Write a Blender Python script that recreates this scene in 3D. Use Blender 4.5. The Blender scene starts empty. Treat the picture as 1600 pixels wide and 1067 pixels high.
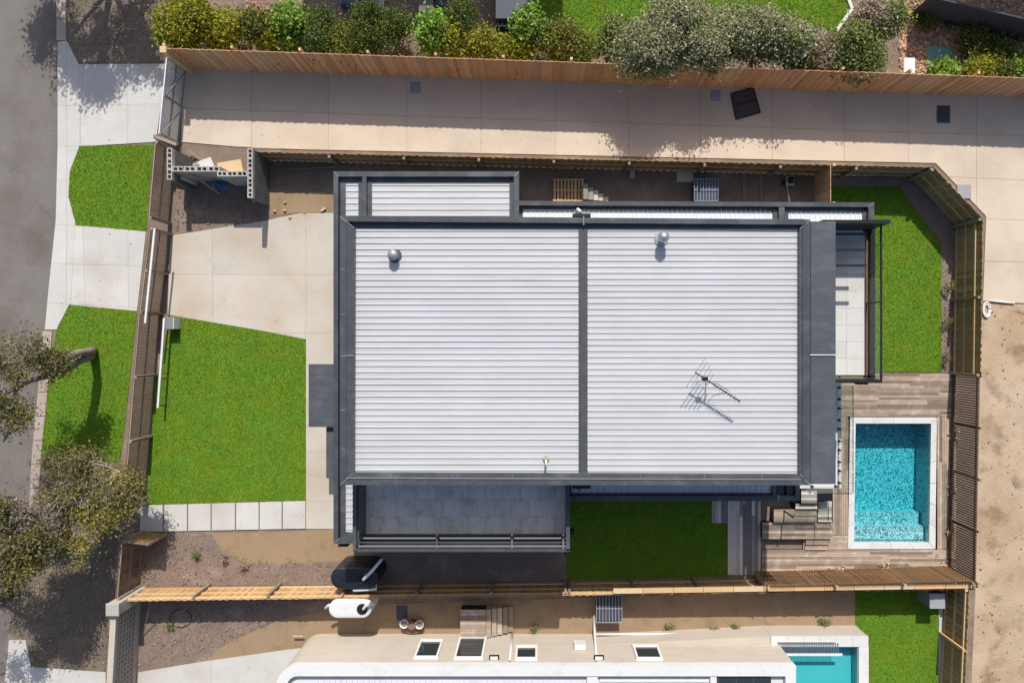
import bpy, math, random
import numpy as np
from mathutils import Vector

# ------------------------------------------------------------------ camera, sky, sun
sc = bpy.context.scene
H, F, CX, CY = 26.7, 1067.0, 845.0, 530.0      # drone height (m), focal length in photo pixels, nadir point
cam_d = bpy.data.cameras.new('camera')
cam = bpy.data.objects.new('camera', cam_d)
sc.collection.objects.link(cam)
cam.location = (0, 0, H)
cam.rotation_euler = (0, 0, 0)
cam_d.sensor_width = 36.0
cam_d.lens = 36.0 * F / 1600.0
cam_d.shift_x = (800.0 - CX) / 1600.0
cam_d.shift_y = -(533.5 - CY) / 1600.0
cam_d.clip_start = 0.1
cam_d.clip_end = 2000.0
sc.camera = cam
sc.render.resolution_x, sc.render.resolution_y = 1024, 682

SUN_EL, SUN_AZ = math.radians(43.5), math.radians(3.4)   # north is +y, azimuth east of north
world = bpy.data.worlds.new('World')
sc.world = world
world.use_nodes = True
wn = world.node_tree
bg = wn.nodes['Background']
sky = wn.nodes.new('ShaderNodeTexSky')
sky.sky_type = 'NISHITA'
sky.sun_disc = False
sky.dust_density = 2.5
sky.altitude = 20
sky.sun_elevation = SUN_EL
sky.sun_rotation = SUN_AZ
wn.links.new(sky.outputs[0], bg.inputs[0])
bg.inputs[1].default_value = 0.12
sun_d = bpy.data.lights.new('sun', 'SUN')
sun_d.energy = 4.5
sun_d.angle = math.radians(0.53)
sun_d.color = (1.0, 0.955, 0.89)
sun = bpy.data.objects.new('sun', sun_d)
sc.collection.objects.link(sun)
d_sun = Vector((-math.sin(SUN_AZ) * math.cos(SUN_EL), -math.cos(SUN_AZ) * math.cos(SUN_EL), -math.sin(SUN_EL)))
sun.rotation_euler = d_sun.to_track_quat('-Z', 'Y').to_euler()
sun.location = (0, 20, 30)
sc.view_settings.view_transform = 'Standard'
sc.view_settings.look = 'None'
sc.view_settings.gamma = 1.0
sc.view_settings.exposure = 0.14
sc.view_settings.use_curve_mapping = False

# ------------------------------------------------------------------ helpers
R = random.Random(7)
NP = np.random.default_rng(11)
col = sc.collection
WL = {}                                            # world origin of each object (no rotations on parents)

def P(px, py, z=0.0):
    s = (H - z) / F
    return Vector(((px - CX) * s, -(py - CY) * s, z))

def PX(px, z=0.0): return (px - CX) * (H - z) / F
def PY(py, z=0.0): return -(py - CY) * (H - z) / F

class MB:
    def __init__(self): self.v, self.f = [], []
    def add(self, vs, fs):
        n = len(self.v)
        self.v += [tuple(q) for q in vs]
        self.f += [tuple(i + n for i in f) for f in fs]
        return self
    def box(self, x0, y0, z0, x1, y1, z1):
        x0, x1 = min(x0, x1), max(x0, x1); y0, y1 = min(y0, y1), max(y0, y1); z0, z1 = min(z0, z1), max(z0, z1)
        return self.add([(x0,y0,z0),(x1,y0,z0),(x1,y1,z0),(x0,y1,z0),(x0,y0,z1),(x1,y0,z1),(x1,y1,z1),(x0,y1,z1)],
                        [(0,3,2,1),(4,5,6,7),(0,1,5,4),(1,2,6,5),(2,3,7,6),(3,0,4,7)])
    def bevbox(self, x0, y0, z0, x1, y1, z1, b=0.01):     # box with a chamfered top rim
        x0, x1 = min(x0, x1), max(x0, x1); y0, y1 = min(y0, y1), max(y0, y1)
        vs = [(x0,y0,z0),(x1,y0,z0),(x1,y1,z0),(x0,y1,z0),(x0,y0,z1-b),(x1,y0,z1-b),(x1,y1,z1-b),(x0,y1,z1-b),
              (x0+b,y0+b,z1),(x1-b,y0+b,z1),(x1-b,y1-b,z1),(x0+b,y1-b,z1)]
        fs = [(0,3,2,1),(8,9,10,11)]
        for i in range(4):
            j = (i+1) % 4
            fs += [(i,j,4+j,4+i),(4+i,4+j,8+j,8+i)]
        return self.add(vs, fs)
    def prism(self, pts, z0, z1):                          # pts: xy list, any winding
        a = sum(pts[i][0]*pts[(i+1) % len(pts)][1] - pts[(i+1) % len(pts)][0]*pts[i][1] for i in range(len(pts)))
        if a < 0: pts = pts[::-1]
        n = len(pts)
        vs = [(p[0],p[1],z0) for p in pts] + [(p[0],p[1],z1) for p in pts]
        fs = [tuple(range(n))[::-1], tuple(range(n, 2*n))] + [(i,(i+1) % n,n+(i+1) % n,n+i) for i in range(n)]
        return self.add(vs, fs)
    def beam(self, a, b, w, h, up=(0,0,1)):                # rectangular bar from a to b
        a, b = Vector(a), Vector(b)
        d = (b - a).normalized(); u = Vector(up)
        if abs(d.dot(u)) > 0.98: u = Vector((0,1,0))
        s = d.cross(u).normalized(); t = s.cross(d)
        s *= w/2; t *= h/2
        vs = [a-s-t,a+s-t,a+s+t,a-s+t,b-s-t,b+s-t,b+s+t,b-s+t]
        return self.add(vs, [(0,1,2,3),(4,7,6,5),(0,4,5,1),(1,5,6,2),(2,6,7,3),(3,7,4,0)])
    def tube(self, pts, rad, n=8, cap=True):
        pts = [Vector(p) for p in pts]
        if not hasattr(rad, '__len__'): rad = [rad]*len(pts)
        base = len(self.v); rings = []
        prev = None
        for i, p in enumerate(pts):
            d = (pts[min(i+1, len(pts)-1)] - pts[max(i-1, 0)]).normalized()
            if prev is None:
                u = Vector((0,0,1)) if abs(d.z) < 0.9 else Vector((1,0,0))
                s = d.cross(u).normalized()
            else:
                s = (prev - d*prev.dot(d)).normalized()
            prev = s; t = d.cross(s)
            for k in range(n):
                an = 2*math.pi*k/n
                q = p + (s*math.cos(an) + t*math.sin(an))*rad[i]
                self.v.append(tuple(q))
        for i in range(len(pts)-1):
            for k in range(n):
                a = base+i*n+k; b = base+i*n+(k+1) % n
                self.f.append((a, b, b+n, a+n))
        if cap:
            self.f.append(tuple(base+k for k in range(n))[::-1])
            self.f.append(tuple(base+(len(pts)-1)*n+k for k in range(n)))
        return self
    def lathe(self, prof, c, n=20):                        # prof: (r, z) list, about the z axis at c
        base = len(self.v)
        for r, z in prof:
            for k in range(n):
                an = 2*math.pi*k/n
                self.v.append((c[0]+r*math.cos(an), c[1]+r*math.sin(an), c[2]+z))
        for i in range(len(prof)-1):
            for k in range(n):
                a = base+i*n+k; b = base+i*n+(k+1) % n
                self.f.append((a, b, b+n, a+n))
        self.f.append(tuple(base+k for k in range(n))[::-1])
        self.f.append(tuple(base+(len(prof)-1)*n+k for k in range(n)))
        return self
    def mesh(self, name, off=(0,0,0)):
        me = bpy.data.meshes.new(name)
        me.from_pydata([(v[0]-off[0], v[1]-off[1], v[2]-off[2]) for v in self.v], [], self.f)
        me.update()
        return me

def link(o, parent=None, wl=(0,0,0)):
    col.objects.link(o)
    WL[o.name] = Vector(wl)
    if parent is not None:
        o.parent = parent
        o.location = Vector(wl) - WL[parent.name]
    else:
        o.location = Vector(wl)
    return o

def obj(name, mb, mat, parent=None, origin=None, smooth=False):
    if origin is None: origin = WL[parent.name] if parent is not None else (0,0,0)
    me = mb.mesh(name, origin)
    me.materials.append(mat)
    if smooth:
        for p in me.polygons: p.use_smooth = True
    return link(bpy.data.objects.new(name, me), parent, origin)

def piece(name, me, parent, loc, rotz=0.0, scale=(1,1,1), rot=None):      # an instance of a shared mesh
    o = bpy.data.objects.new(name, me)
    link(o, parent, loc)
    o.rotation_euler = rot if rot else (0,0,rotz)
    o.scale = scale
    return o

def shared(name, mb, mat):
    me = mb.mesh(name); me.materials.append(mat); return me

def tag(o, label, cat, group=None):
    o['label'] = label; o['category'] = cat
    if group: o['group'] = group
    return o

def thing(name, label, cat, loc, group=None):
    o = bpy.data.objects.new(name, None)
    o.empty_display_size = 0.2
    link(o, None, loc)
    return tag(o, label, cat, group)

def struct(o): o['kind'] = 'structure'; return o
def stuff(o): o['kind'] = 'stuff'; return o

# ------------------------------------------------------------------ materials
MATS = {}
def mat(name, c, rough=0.8, var=0.15, scale=3.0, fine=40.0, finevar=0.1, bump=0.0, bscale=60.0, objvar=0.0,
        hue=0.0, stain=None, stainscale=0.6, stainamt=0.5, metal=0.0, spec=0.3, stretch=None, island=0.0, c2=None, c2scale=1.2, stlo=0.52, sthi=0.68, crack=0.0, crackscale=.45, streak=None):
    if name in MATS: return MATS[name]
    m = bpy.data.materials.new(name); m.use_nodes = True
    nt = m.node_tree; N, L = nt.nodes, nt.links
    b = N['Principled BSDF']
    b.inputs['Roughness'].default_value = rough
    b.inputs['Metallic'].default_value = metal
    b.inputs['Specular IOR Level'].default_value = spec
    geo = N.new('ShaderNodeNewGeometry')
    pos = geo.outputs['Position']
    if stretch:
        mp = N.new('ShaderNodeMapping'); mp.inputs['Scale'].default_value = stretch
        L.new(pos, mp.inputs['Vector']); pos2 = mp.outputs[0]
    else: pos2 = pos
    def noise(s, det=4, p=None, rg=0.6):
        n = N.new('ShaderNodeTexNoise'); n.inputs['Scale'].default_value = s
        n.inputs['Detail'].default_value = det; n.inputs['Roughness'].default_value = rg
        L.new(p if p is not None else pos2, n.inputs['Vector']); return n.outputs['Fac']
    def math_(op, a, b_=None, c_=None):
        n = N.new('ShaderNodeMath'); n.operation = op
        for i, q in enumerate((a, b_, c_)):
            if q is None: continue
            if isinstance(q, (int, float)): n.inputs[i].default_value = q
            else: L.new(q, n.inputs[i])
        return n.outputs[0]
    def mixc(f, a, b_):
        n = N.new('ShaderNodeMix'); n.data_type = 'RGBA'
        if isinstance(f, (int, float)): n.inputs[0].default_value = f
        else: L.new(f, n.inputs[0])
        for i, q in ((6, a), (7, b_)):
            if isinstance(q, tuple): n.inputs[i].default_value = (*q, 1)
            else: L.new(q, n.inputs[i])
        return n.outputs[2]
    c0 = N.new('ShaderNodeRGB'); c0.outputs[0].default_value = (*c, 1)
    cur = c0.outputs[0]
    if c2 is not None:
        mr = N.new('ShaderNodeMapRange'); mr.inputs[1].default_value = 0.38; mr.inputs[2].default_value = 0.62
        L.new(noise(c2scale, 5), mr.inputs[0])
        cur = mixc(mr.outputs[0], cur, c2)
    if stain is not None:
        mr = N.new('ShaderNodeMapRange'); mr.inputs[1].default_value = stlo; mr.inputs[2].default_value = sthi
        L.new(noise(stainscale, 6, pos), mr.inputs[0])
        cur = mixc(math_('MULTIPLY', mr.outputs[0], stainamt), cur, stain)
    if streak is not None:                                   # dirt runs drawn out along one axis
        mp = N.new('ShaderNodeMapping'); mp.inputs['Scale'].default_value = streak[1]; L.new(pos, mp.inputs['Vector'])
        mr = N.new('ShaderNodeMapRange'); mr.inputs[1].default_value = .50; mr.inputs[2].default_value = .74
        L.new(noise(1.0, 5, mp.outputs[0]), mr.inputs[0])
        cur = mixc(math_('MULTIPLY', mr.outputs[0], streak[2]), cur, streak[0])
    v = math_('MULTIPLY_ADD', math_('SUBTRACT', noise(scale, 4), 0.5), var*2.5, 1.0)
    if crack:                                                # thin wandering cracks, broken up by noise
        nz = N.new('ShaderNodeTexNoise'); nz.inputs['Scale'].default_value = 1.3; nz.inputs['Detail'].default_value = 6; L.new(pos, nz.inputs['Vector'])
        va = N.new('ShaderNodeVectorMath'); va.operation = 'MULTIPLY_ADD'; va.inputs[1].default_value = (.9,.9,.9); L.new(nz.outputs['Color'], va.inputs[0]); L.new(pos, va.inputs[2])
        vo = N.new('ShaderNodeTexVoronoi'); vo.feature = 'DISTANCE_TO_EDGE'; vo.inputs['Scale'].default_value = crackscale; L.new(va.outputs[0], vo.inputs['Vector'])
        ln = math_('LESS_THAN', vo.outputs['Distance'], .012*crackscale)
        mk = math_('GREATER_THAN', noise(.35, 2, pos), .5)
        v = math_('MULTIPLY', v, math_('SUBTRACT', 1.0, math_('MULTIPLY', math_('MULTIPLY', ln, mk), crack)))
    if finevar:
        v = math_('MULTIPLY', v, math_('MULTIPLY_ADD', math_('SUBTRACT', noise(fine, 3), 0.5), finevar*3.0, 1.0))
    oi = None
    if objvar or hue:
        oi = N.new('ShaderNodeObjectInfo')
        v = math_('MULTIPLY', v, math_('MULTIPLY_ADD', math_('SUBTRACT', oi.outputs['Random'], 0.5), objvar*2, 1.0))
    if island:
        v = math_('MULTIPLY', v, math_('MULTIPLY_ADD', math_('SUBTRACT', geo.outputs['Random Per Island'], 0.5), island*2, 1.0))
    h = N.new('ShaderNodeHueSaturation')
    L.new(cur, h.inputs['Color']); L.new(v, h.inputs['Value'])
    if hue:
        r2 = math_('FRACT', math_('MULTIPLY', oi.outputs['Random'], 7.13))
        L.new(math_('MULTIPLY_ADD', math_('SUBTRACT', r2, 0.5), hue, 0.5), h.inputs['Hue'])
        L.new(math_('MULTIPLY_ADD', math_('SUBTRACT', r2, 0.5), -hue*14, 1.0), h.inputs['Saturation'])
    L.new(h.outputs[0], b.inputs['Base Color'])
    if bump:
        bp = N.new('ShaderNodeBump'); bp.inputs['Strength'].default_value = bump; bp.inputs['Distance'].default_value = 0.02
        L.new(noise(bscale, 5, pos), bp.inputs['Height']); L.new(bp.outputs[0], b.inputs['Normal'])
    MATS[name] = m
    return m

def leafmat(name, ca, cb, cc=None, transl=0.25):            # colours picked per leaf
    m = bpy.data.materials.new(name); m.use_nodes = True
    nt = m.node_tree; N, L = nt.nodes, nt.links
    b = N['Principled BSDF']; b.inputs['Roughness'].default_value = 0.6; b.inputs['Specular IOR Level'].default_value = 0.25
    g = N.new('ShaderNodeNewGeometry'); r = N.new('ShaderNodeValToRGB')
    r.color_ramp.elements[0].color = (*ca, 1); r.color_ramp.elements[1].color = (*cb, 1)
    if cc:
        e = r.color_ramp.elements.new(0.86); e.color = (*cb, 1)
        r.color_ramp.elements[2].color = (*cc, 1)
    L.new(g.outputs['Random Per Island'], r.inputs[0])
    L.new(r.outputs[0], b.inputs['Base Color'])
    t = N.new('ShaderNodeBsdfTranslucent'); L.new(r.outputs[0], t.inputs[0])
    mx = N.new('ShaderNodeMixShader'); mx.inputs[0].default_value = transl
    L.new(b.outputs[0], mx.inputs[1]); L.new(t.outputs[0], mx.inputs[2])
    L.new(mx.outputs[0], N['Material Output'].inputs[0])
    return m

def clearmat(name, tint, gloss_rough=0.02, bump=0.0, bscale=4.0, boost=1.0, absorb=None):    # thin clear sheet: tinted see-through plus mirror reflection
    m = bpy.data.materials.new(name); m.use_nodes = True
    nt = m.node_tree; N, L = nt.nodes, nt.links
    N.remove(N['Principled BSDF'])
    t = N.new('ShaderNodeBsdfTransparent'); t.inputs[0].default_value = (*tint, 1)
    g = N.new('ShaderNodeBsdfGlossy'); g.inputs['Roughness'].default_value = gloss_rough
    lw = N.new('ShaderNodeLayerWeight'); lw.inputs[0].default_value = 0.5
    pw_ = N.new('ShaderNodeMath'); pw_.operation = 'POWER'; pw_.inputs[1].default_value = 5.0
    L.new(lw.outputs['Facing'], pw_.inputs[0])
    f = N.new('ShaderNodeMath'); f.operation = 'MULTIPLY_ADD'; f.inputs[1].default_value = 0.6*boost; f.inputs[2].default_value = 0.025
    L.new(pw_.outputs[0], f.inputs[0])
    mx = N.new('ShaderNodeMixShader')
    L.new(f.outputs[0], mx.inputs[0]); L.new(t.outputs[0], mx.inputs[1]); L.new(g.outputs[0], mx.inputs[2])
    L.new(mx.outputs[0], N['Material Output'].inputs[0])
    if bump:
        n = N.new('ShaderNodeTexNoise'); n.inputs['Scale'].default_value = bscale; n.inputs['Detail'].default_value = 3
        ge = N.new('ShaderNodeNewGeometry'); L.new(ge.outputs['Position'], n.inputs['Vector'])
        bp = N.new('ShaderNodeBump'); bp.inputs['Strength'].default_value = bump; bp.inputs['Distance'].default_value = 0.05
        L.new(n.outputs['Fac'], bp.inputs['Height']); L.new(bp.outputs[0], g.inputs['Normal'])
    if absorb:
        va = N.new('ShaderNodeVolumeAbsorption'); va.inputs['Color'].default_value = (*absorb[0], 1); va.inputs['Density'].default_value = absorb[1]
        L.new(va.outputs[0], N['Material Output'].inputs['Volume'])
    return m

def mosaicmat(name):
    m = bpy.data.materials.new(name); m.use_nodes = True
    nt = m.node_tree; N, L = nt.nodes, nt.links
    b = N['Principled BSDF']; b.inputs['Roughness'].default_value = 0.35
    g = N.new('ShaderNodeNewGeometry')
    nz = N.new('ShaderNodeTexNoise'); nz.inputs['Scale'].default_value = 5.0; nz.inputs['Detail'].default_value = 3
    L.new(g.outputs['Position'], nz.inputs['Vector'])
    mx = N.new('ShaderNodeVectorMath'); mx.operation = 'MULTIPLY_ADD'
    mx.inputs[1].default_value = (0.07, 0.07, 0.07)
    L.new(nz.outputs['Color'], mx.inputs[0]); L.new(g.outputs['Position'], mx.inputs[2])
    v = N.new('ShaderNodeTexVoronoi'); v.inputs['Scale'].default_value = 26.0
    L.new(mx.outputs[0], v.inputs['Vector'])
    sp = N.new('ShaderNodeSeparateColor'); L.new(v.outputs['Color'], sp.inputs[0])
    r = N.new('ShaderNodeValToRGB')
    es = r.color_ramp.elements
    es[0].position = 0.0; es[0].color = (0.04, 0.13, 0.17, 1)
    es[1].position = 1.0; es[1].color = (0.52, 0.66, 0.66, 1)
    for p_, c_ in ((0.36, (0.09, 0.22, 0.27)), (0.46, (0.28, 0.47, 0.50)), (0.80, (0.40, 0.59, 0.61))):
        e = es.new(p_); e.color = (*c_, 1)
    L.new(sp.outputs[0], r.inputs[0]); L.new(r.outputs[0], b.inputs['Base Color'])
    return m

M = {}
M['asphalt'] = mat('asphalt', (.172,.157,.143), .9, .16, .9, 34, .28, crack=.22, bump=.35, bscale=90, stain=(.125,.105,.092), stainscale=.35, stainamt=.8, stlo=.45, sthi=.66)
M['soil'] = mat('soil', (.20,.15,.115), .95, .25, 1.2, 16, .25, bump=.8, bscale=14, stain=(.33,.25,.19), stainscale=.8, stainamt=.7)
M['mulch'] = mat('mulch', (.21,.155,.125), .95, .25, 2.0, 22, .3, bump=1.0, bscale=20, stain=(.33,.25,.20), stainscale=.9, stainamt=.7)
M['sand'] = mat('sand', (.39,.28,.18), .95, .22, .9, 24, .2, bump=.9, bscale=9, stain=(.24,.165,.105), stainscale=1.1, stainamt=.9, c2=(.46,.36,.26), c2scale=.35)
M['yard_sand'] = mat('yard_sand', (.29,.205,.125), .95, .14, .9, 30, .14, bump=.4, bscale=18, stain=(.21,.145,.09), stainscale=1.4, stainamt=.8)
M['verge'] = mat('verge', (.17,.135,.105), .95, .35, 1.3, 16, .32, bump=.7, bscale=16, stain=(.10,.085,.06), stainscale=.8, stainamt=.7)
M['conc_pale'] = mat('conc_pale', (.50,.485,.455), .85, .11, .9, 34, .08, crack=.1, crackscale=.3, bump=.08, objvar=.04, stain=(.43,.38,.32), stainscale=.6, stainamt=.85, stlo=.48, sthi=.72)
M['conc_warm'] = mat('conc_warm', (.50,.46,.40), .85, .12, .9, 34, .10, crack=.1, crackscale=.25, bump=.08, objvar=.03, stain=(.40,.32,.235), stainscale=.45, stainamt=.95, stlo=.45, sthi=.7)
M['conc_beige'] = mat('conc_beige', (.55,.46,.365), .88, .10, .7, 30, .22, crack=.08, crackscale=.22, bump=.12, bscale=120, objvar=.03, stain=(.45,.375,.295), stainscale=.5, stainamt=.8, stlo=.46, sthi=.72)
M['kerb'] = mat('kerb', (.36,.30,.25), .9, .12, 1.0, 40, .12, bump=.2, objvar=.06)
M['grass'] = mat('grass', (.10,.205,.014), .95, .16, 1.4, 20, .42, stain=(.16,.21,.02), stainscale=2.2, stainamt=.4, stlo=.55, sthi=.75, bump=.9, bscale=45, c2=(.125,.20,.010), c2scale=1.1)
M['grass_blade'] = mat('grass_blade', (.105,.255,.012), .7, .2, .9, 14, .14, stain=(.22,.28,.03), stainscale=2.2, stainamt=.4, stlo=.55, sthi=.75, island=.42, c2=(.155,.275,.012), c2scale=1.1, spec=.15)
M['char'] = mat('char', (.058,.062,.069), .42, .12, 1.2, 20, .08, streak=((.10,.10,.10), (3,3,1), .5), objvar=.05, spec=.5, stain=(.085,.09,.10), stainscale=1.4, stainamt=.5)
M['char_flat'] = mat('char_flat', (.066,.073,.084), .5, .14, .8, 20, .08, streak=((.12,.125,.13), (1.5,4,1), .6), spec=.4, stain=(.10,.11,.125), stainscale=.8, stainamt=.5)
M['char_wall'] = mat('char_wall', (.06,.06,.062), .7, .08, 1.0, 30, .05, objvar=.05)
M['black'] = mat('black', (.014,.014,.016), .45, .1, 2, 30, .05)
M['tank_black'] = mat('tank_black', (.014,.016,.022), .35, .1, 2, 30, .05, spec=.5, stain=(.05,.05,.055), stainscale=3, stainamt=.3)
M['roof'] = mat('roof', (.475,.48,.495), .45, .06, .7, 14, .05, objvar=.03, streak=((.40,.395,.385), (.5,7,1), .55), spec=.4, stain=(.475,.48,.49), stainscale=.5, stainamt=.5)
M['roof2'] = mat('roof2', (.66,.67,.69), .5, .05, .5, 20, .02, objvar=.03)
M['white'] = mat('white', (.63,.63,.625), .5, .05, 1.0, 30, .03, stain=(.50,.49,.47), stainscale=2, stainamt=.5)
M['galv'] = mat('galv', (.42,.43,.44), .38, .12, 4, 40, .06, metal=.7)
M['steel'] = mat('steel', (.30,.31,.33), .45, .1, 3, 40, .06, metal=.5)
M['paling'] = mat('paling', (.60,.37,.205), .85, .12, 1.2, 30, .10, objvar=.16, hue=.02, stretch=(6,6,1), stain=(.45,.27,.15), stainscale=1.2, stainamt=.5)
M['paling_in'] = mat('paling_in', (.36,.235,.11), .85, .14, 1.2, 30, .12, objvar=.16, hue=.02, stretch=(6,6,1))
M['pine'] = mat('pine', (.56,.38,.20), .85, .10, 1.2, 30, .10, objvar=.12, hue=.02)
M['rail'] = mat('rail', (.46,.33,.20), .85, .12, 1.2, 30, .10, objvar=.14)
M['rail_grey'] = mat('rail_grey', (.27,.22,.17), .85, .12, 1.2, 30, .10, objvar=.14)
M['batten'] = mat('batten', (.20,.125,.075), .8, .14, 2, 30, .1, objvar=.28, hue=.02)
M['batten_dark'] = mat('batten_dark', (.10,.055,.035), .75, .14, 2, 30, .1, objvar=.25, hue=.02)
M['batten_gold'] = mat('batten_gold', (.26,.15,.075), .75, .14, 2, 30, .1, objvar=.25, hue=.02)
M['deck'] = mat('deck', (.32,.245,.185), .85, .18, 2.0, 45, .14, objvar=.42, hue=.012, stain=(.50,.44,.38), stainscale=3, stainamt=.5, bump=.15, bscale=60)
M['deck_grey'] = mat('deck_grey', (.46,.40,.35), .85, .18, 2.0, 45, .14, objvar=.62, hue=.02, stain=(.44,.40,.36), stainscale=2, stainamt=.5)
M['stone'] = mat('stone', (.60,.59,.575), .6, .06, 1.2, 18, .05, objvar=.05, stain=(.50,.485,.46), stainscale=2.0, stainamt=.5)
M['slate'] = mat('slate', (.70,.665,.62), .7, .2, 2.2, 14, .14, objvar=.10, stretch=(3,1,1), stain=(.50,.475,.445), stainscale=2.6, stainamt=.8)
M['bal_tile'] = mat('bal_tile', (.53,.52,.50), .6, .06, 1.2, 18, .05, objvar=.05, stain=(.50,.40,.31), stainscale=1.5, stainamt=.6)
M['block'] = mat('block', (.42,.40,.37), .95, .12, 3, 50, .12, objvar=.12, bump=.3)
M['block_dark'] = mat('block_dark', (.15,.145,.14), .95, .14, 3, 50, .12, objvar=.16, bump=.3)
M['render'] = mat('render', (.485,.43,.365), .9, .08, 1.5, 30, .08, stretch=(.4,3,3), objvar=.03, stain=(.425,.37,.305), stainscale=1.2, stainamt=.5)
M['frame_white'] = mat('frame_white', (.72,.72,.71), .45, .04, 1, 30, .02)
M['winglass'] = mat('winglass', (.025,.035,.042), .06, .05, 1, 30, 0, spec=.6)
M['bark'] = mat('bark', (.22,.19,.165), .95, .25, 4, 30, .25, bump=.8, bscale=25, stain=(.33,.30,.27), stainscale=3, stainamt=.5)
M['twig'] = mat('twig', (.30,.26,.23), .95, .2, 4, 30, .2)
M['brick_pav'] = mat('brick_pav', (.30,.17,.135), .9, .12, 2, 30, .12, objvar=.2, hue=.02)
M['chips'] = mat('chips', (.43,.27,.175), .95, .1, 2, 30, .1, island=.55)
M['clods'] = mat('clods', (.24,.18,.14), .95, .1, 2, 30, .1, island=.45)
M['teal'] = mat('teal', (.14,.30,.27), .7, .08, 2, 30, .06)
M['navy'] = mat('navy', (.05,.06,.085), .5, .08, 1, 30, .05, objvar=.04)
M['cover_blue'] = mat('cover_blue', (.24,.28,.36), .6, .1, 4, 40, .08)
M['cover_grey'] = mat('cover_grey', (.30,.31,.33), .6, .1, 4, 40, .08)
M['mesh_dark'] = mat('mesh_dark', (.075,.06,.056), .8, .25, 5, 40, .15)
M['water'] = clearmat('water', (1,1,1), .02, .25, 3.5, 1.0, ((.06,.895,.945), .88))
M['water2'] = clearmat('water2', (1,1,1), .02, .15, 3.0, 1.0, ((.06,.92,.935), 2.2))
M['glass'] = clearmat('glass', (.90,.95,.92), .01, 0, 4, .5)
M['mosaic'] = mosaicmat('mosaic')
M['shell'] = mat('shell', (.40,.50,.51), .6, .06, 1, 20, .05)
M['plastic_blue'] = mat('plastic_blue', (.13,.20,.30), .35, .3, 6, 30, .2)
M['foam'] = mat('foam', (.62,.60,.56), .8, .06, 3, 30, .04)
M['green_dull'] = mat('green_dull', (.05,.09,.10), .6, .1, 2, 20, .1)
M['rust'] = mat('rust', (.20,.10,.06), .9, .2, 4, 30, .2)
M['gate_white'] = mat('gate_white', (.62,.66,.72), .5, .05, 2, 30, .03)
M['foam'].name = 'foam'
M['cap_light'] = mat('cap_light', (.056,.061,.069), .38, .16, 1.3, 20, .08, streak=((.11,.115,.12), (3,3,1), .5), objvar=.10, spec=.5, stain=(.12,.13,.145), stainscale=1.1, stainamt=.6)
M['pine_dull'] = mat('pine_dull', (.44,.29,.145), .85, .12, 1.2, 30, .12, objvar=.2, hue=.02, stretch=(6,6,1))
M['litter'] = mat('litter', (.27,.185,.11), .9, .1, 2, 30, .1, island=.6)
M['dry'] = mat('dry', (.52,.40,.26), .9, .1, 2, 30, .1, island=.4)
M['debris'] = mat('debris', (.25,.14,.10), .95, .3, 2, 20, .3)
M['cream'] = mat('cream', (.44,.39,.325), .9, .08, 2, 30, .08, objvar=.05)

# ------------------------------------------------------------------ ground and paving
def sheet(name, pts, z, m, thick=0.2, kind='structure', px=True):
    q = [P(a, b, z)[:2] for a, b in pts] if px else pts
    o = obj(name, MB().prism(q, z - thick, z), m)
    if kind == 'structure': struct(o)
    return o

HOLE = (PX(1326,.13)+.12, PX(1463,.13)-.12, PY(857,.13)+.12, PY(652,.13)-.12)     # the pool pit
def holed(pts, z0, z1):                                      # a sheet left open over the pool pit
    xa, xb, ya, yb = HOLE; mb = MB()
    for lines in ([((xa,-500),(xa,500))], [((xb,500),(xb,-500))], [((xa,500),(xa,-500)),((xb,-500),(xb,500)),((-500,yb),(500,yb))], [((xa,500),(xa,-500)),((xb,-500),(xb,500)),((500,ya),(-500,ya))]):
        p = list(pts)
        for a, b in lines: p = cut(p, a, b, 0)
        if len(p) > 2: mb.prism(p, z0, z1)
    return mb
def cut(poly, a, b, off):                                    # keep the part of poly left of line a->b, moved inward by off
    ax, ay = a; dx, dy = b[0]-ax, b[1]-ay; l = math.hypot(dx, dy); nx, ny = -dy/l, dx/l
    def d(p): return (p[0]-ax)*nx + (p[1]-ay)*ny - off
    out = []
    for i, p in enumerate(poly):
        q = poly[(i+1) % len(poly)]; dp, dq = d(p), d(q)
        if dp >= 0: out.append(p)
        if (dp >= 0) != (dq >= 0):
            t = dp/(dp-dq); out.append((p[0]+(q[0]-p[0])*t, p[1]+(q[1]-p[1])*t))
    return out
struct(obj('ground', holed([(-300,-300),(300,-300),(300,300),(-300,300)], -0.6, -0.16), M['soil']))
# the road fills everything west of the kerb line
KERB = [(86,-120),(87,0),(89,105),(90,230),(87,345),(76,450),(68,515),(60,600),(50,700),(44,800),(30,900),(10,1000),(-5,1180)]
road_pts = [P(a, b)[:2] for a, b in KERB]
sheet('road', [(-40,16.5)] + road_pts + [(-40,-16.5)], -0.11, M['asphalt'], .3, px=False)
lot_pts = road_pts + [(40, road_pts[-1][1]), (40, road_pts[0][1])]
lot_pts = [(x+0.02, y) if i < len(road_pts) else (x, y) for i, (x, y) in enumerate(lot_pts)]
struct(obj('terrain', holed(lot_pts, -.4, 0.0), M['soil']))

def area(p): return abs(sum(p[i][0]*p[(i+1) % len(p)][1]-p[(i+1) % len(p)][0]*p[i][1] for i in range(len(p))))/2

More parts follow.
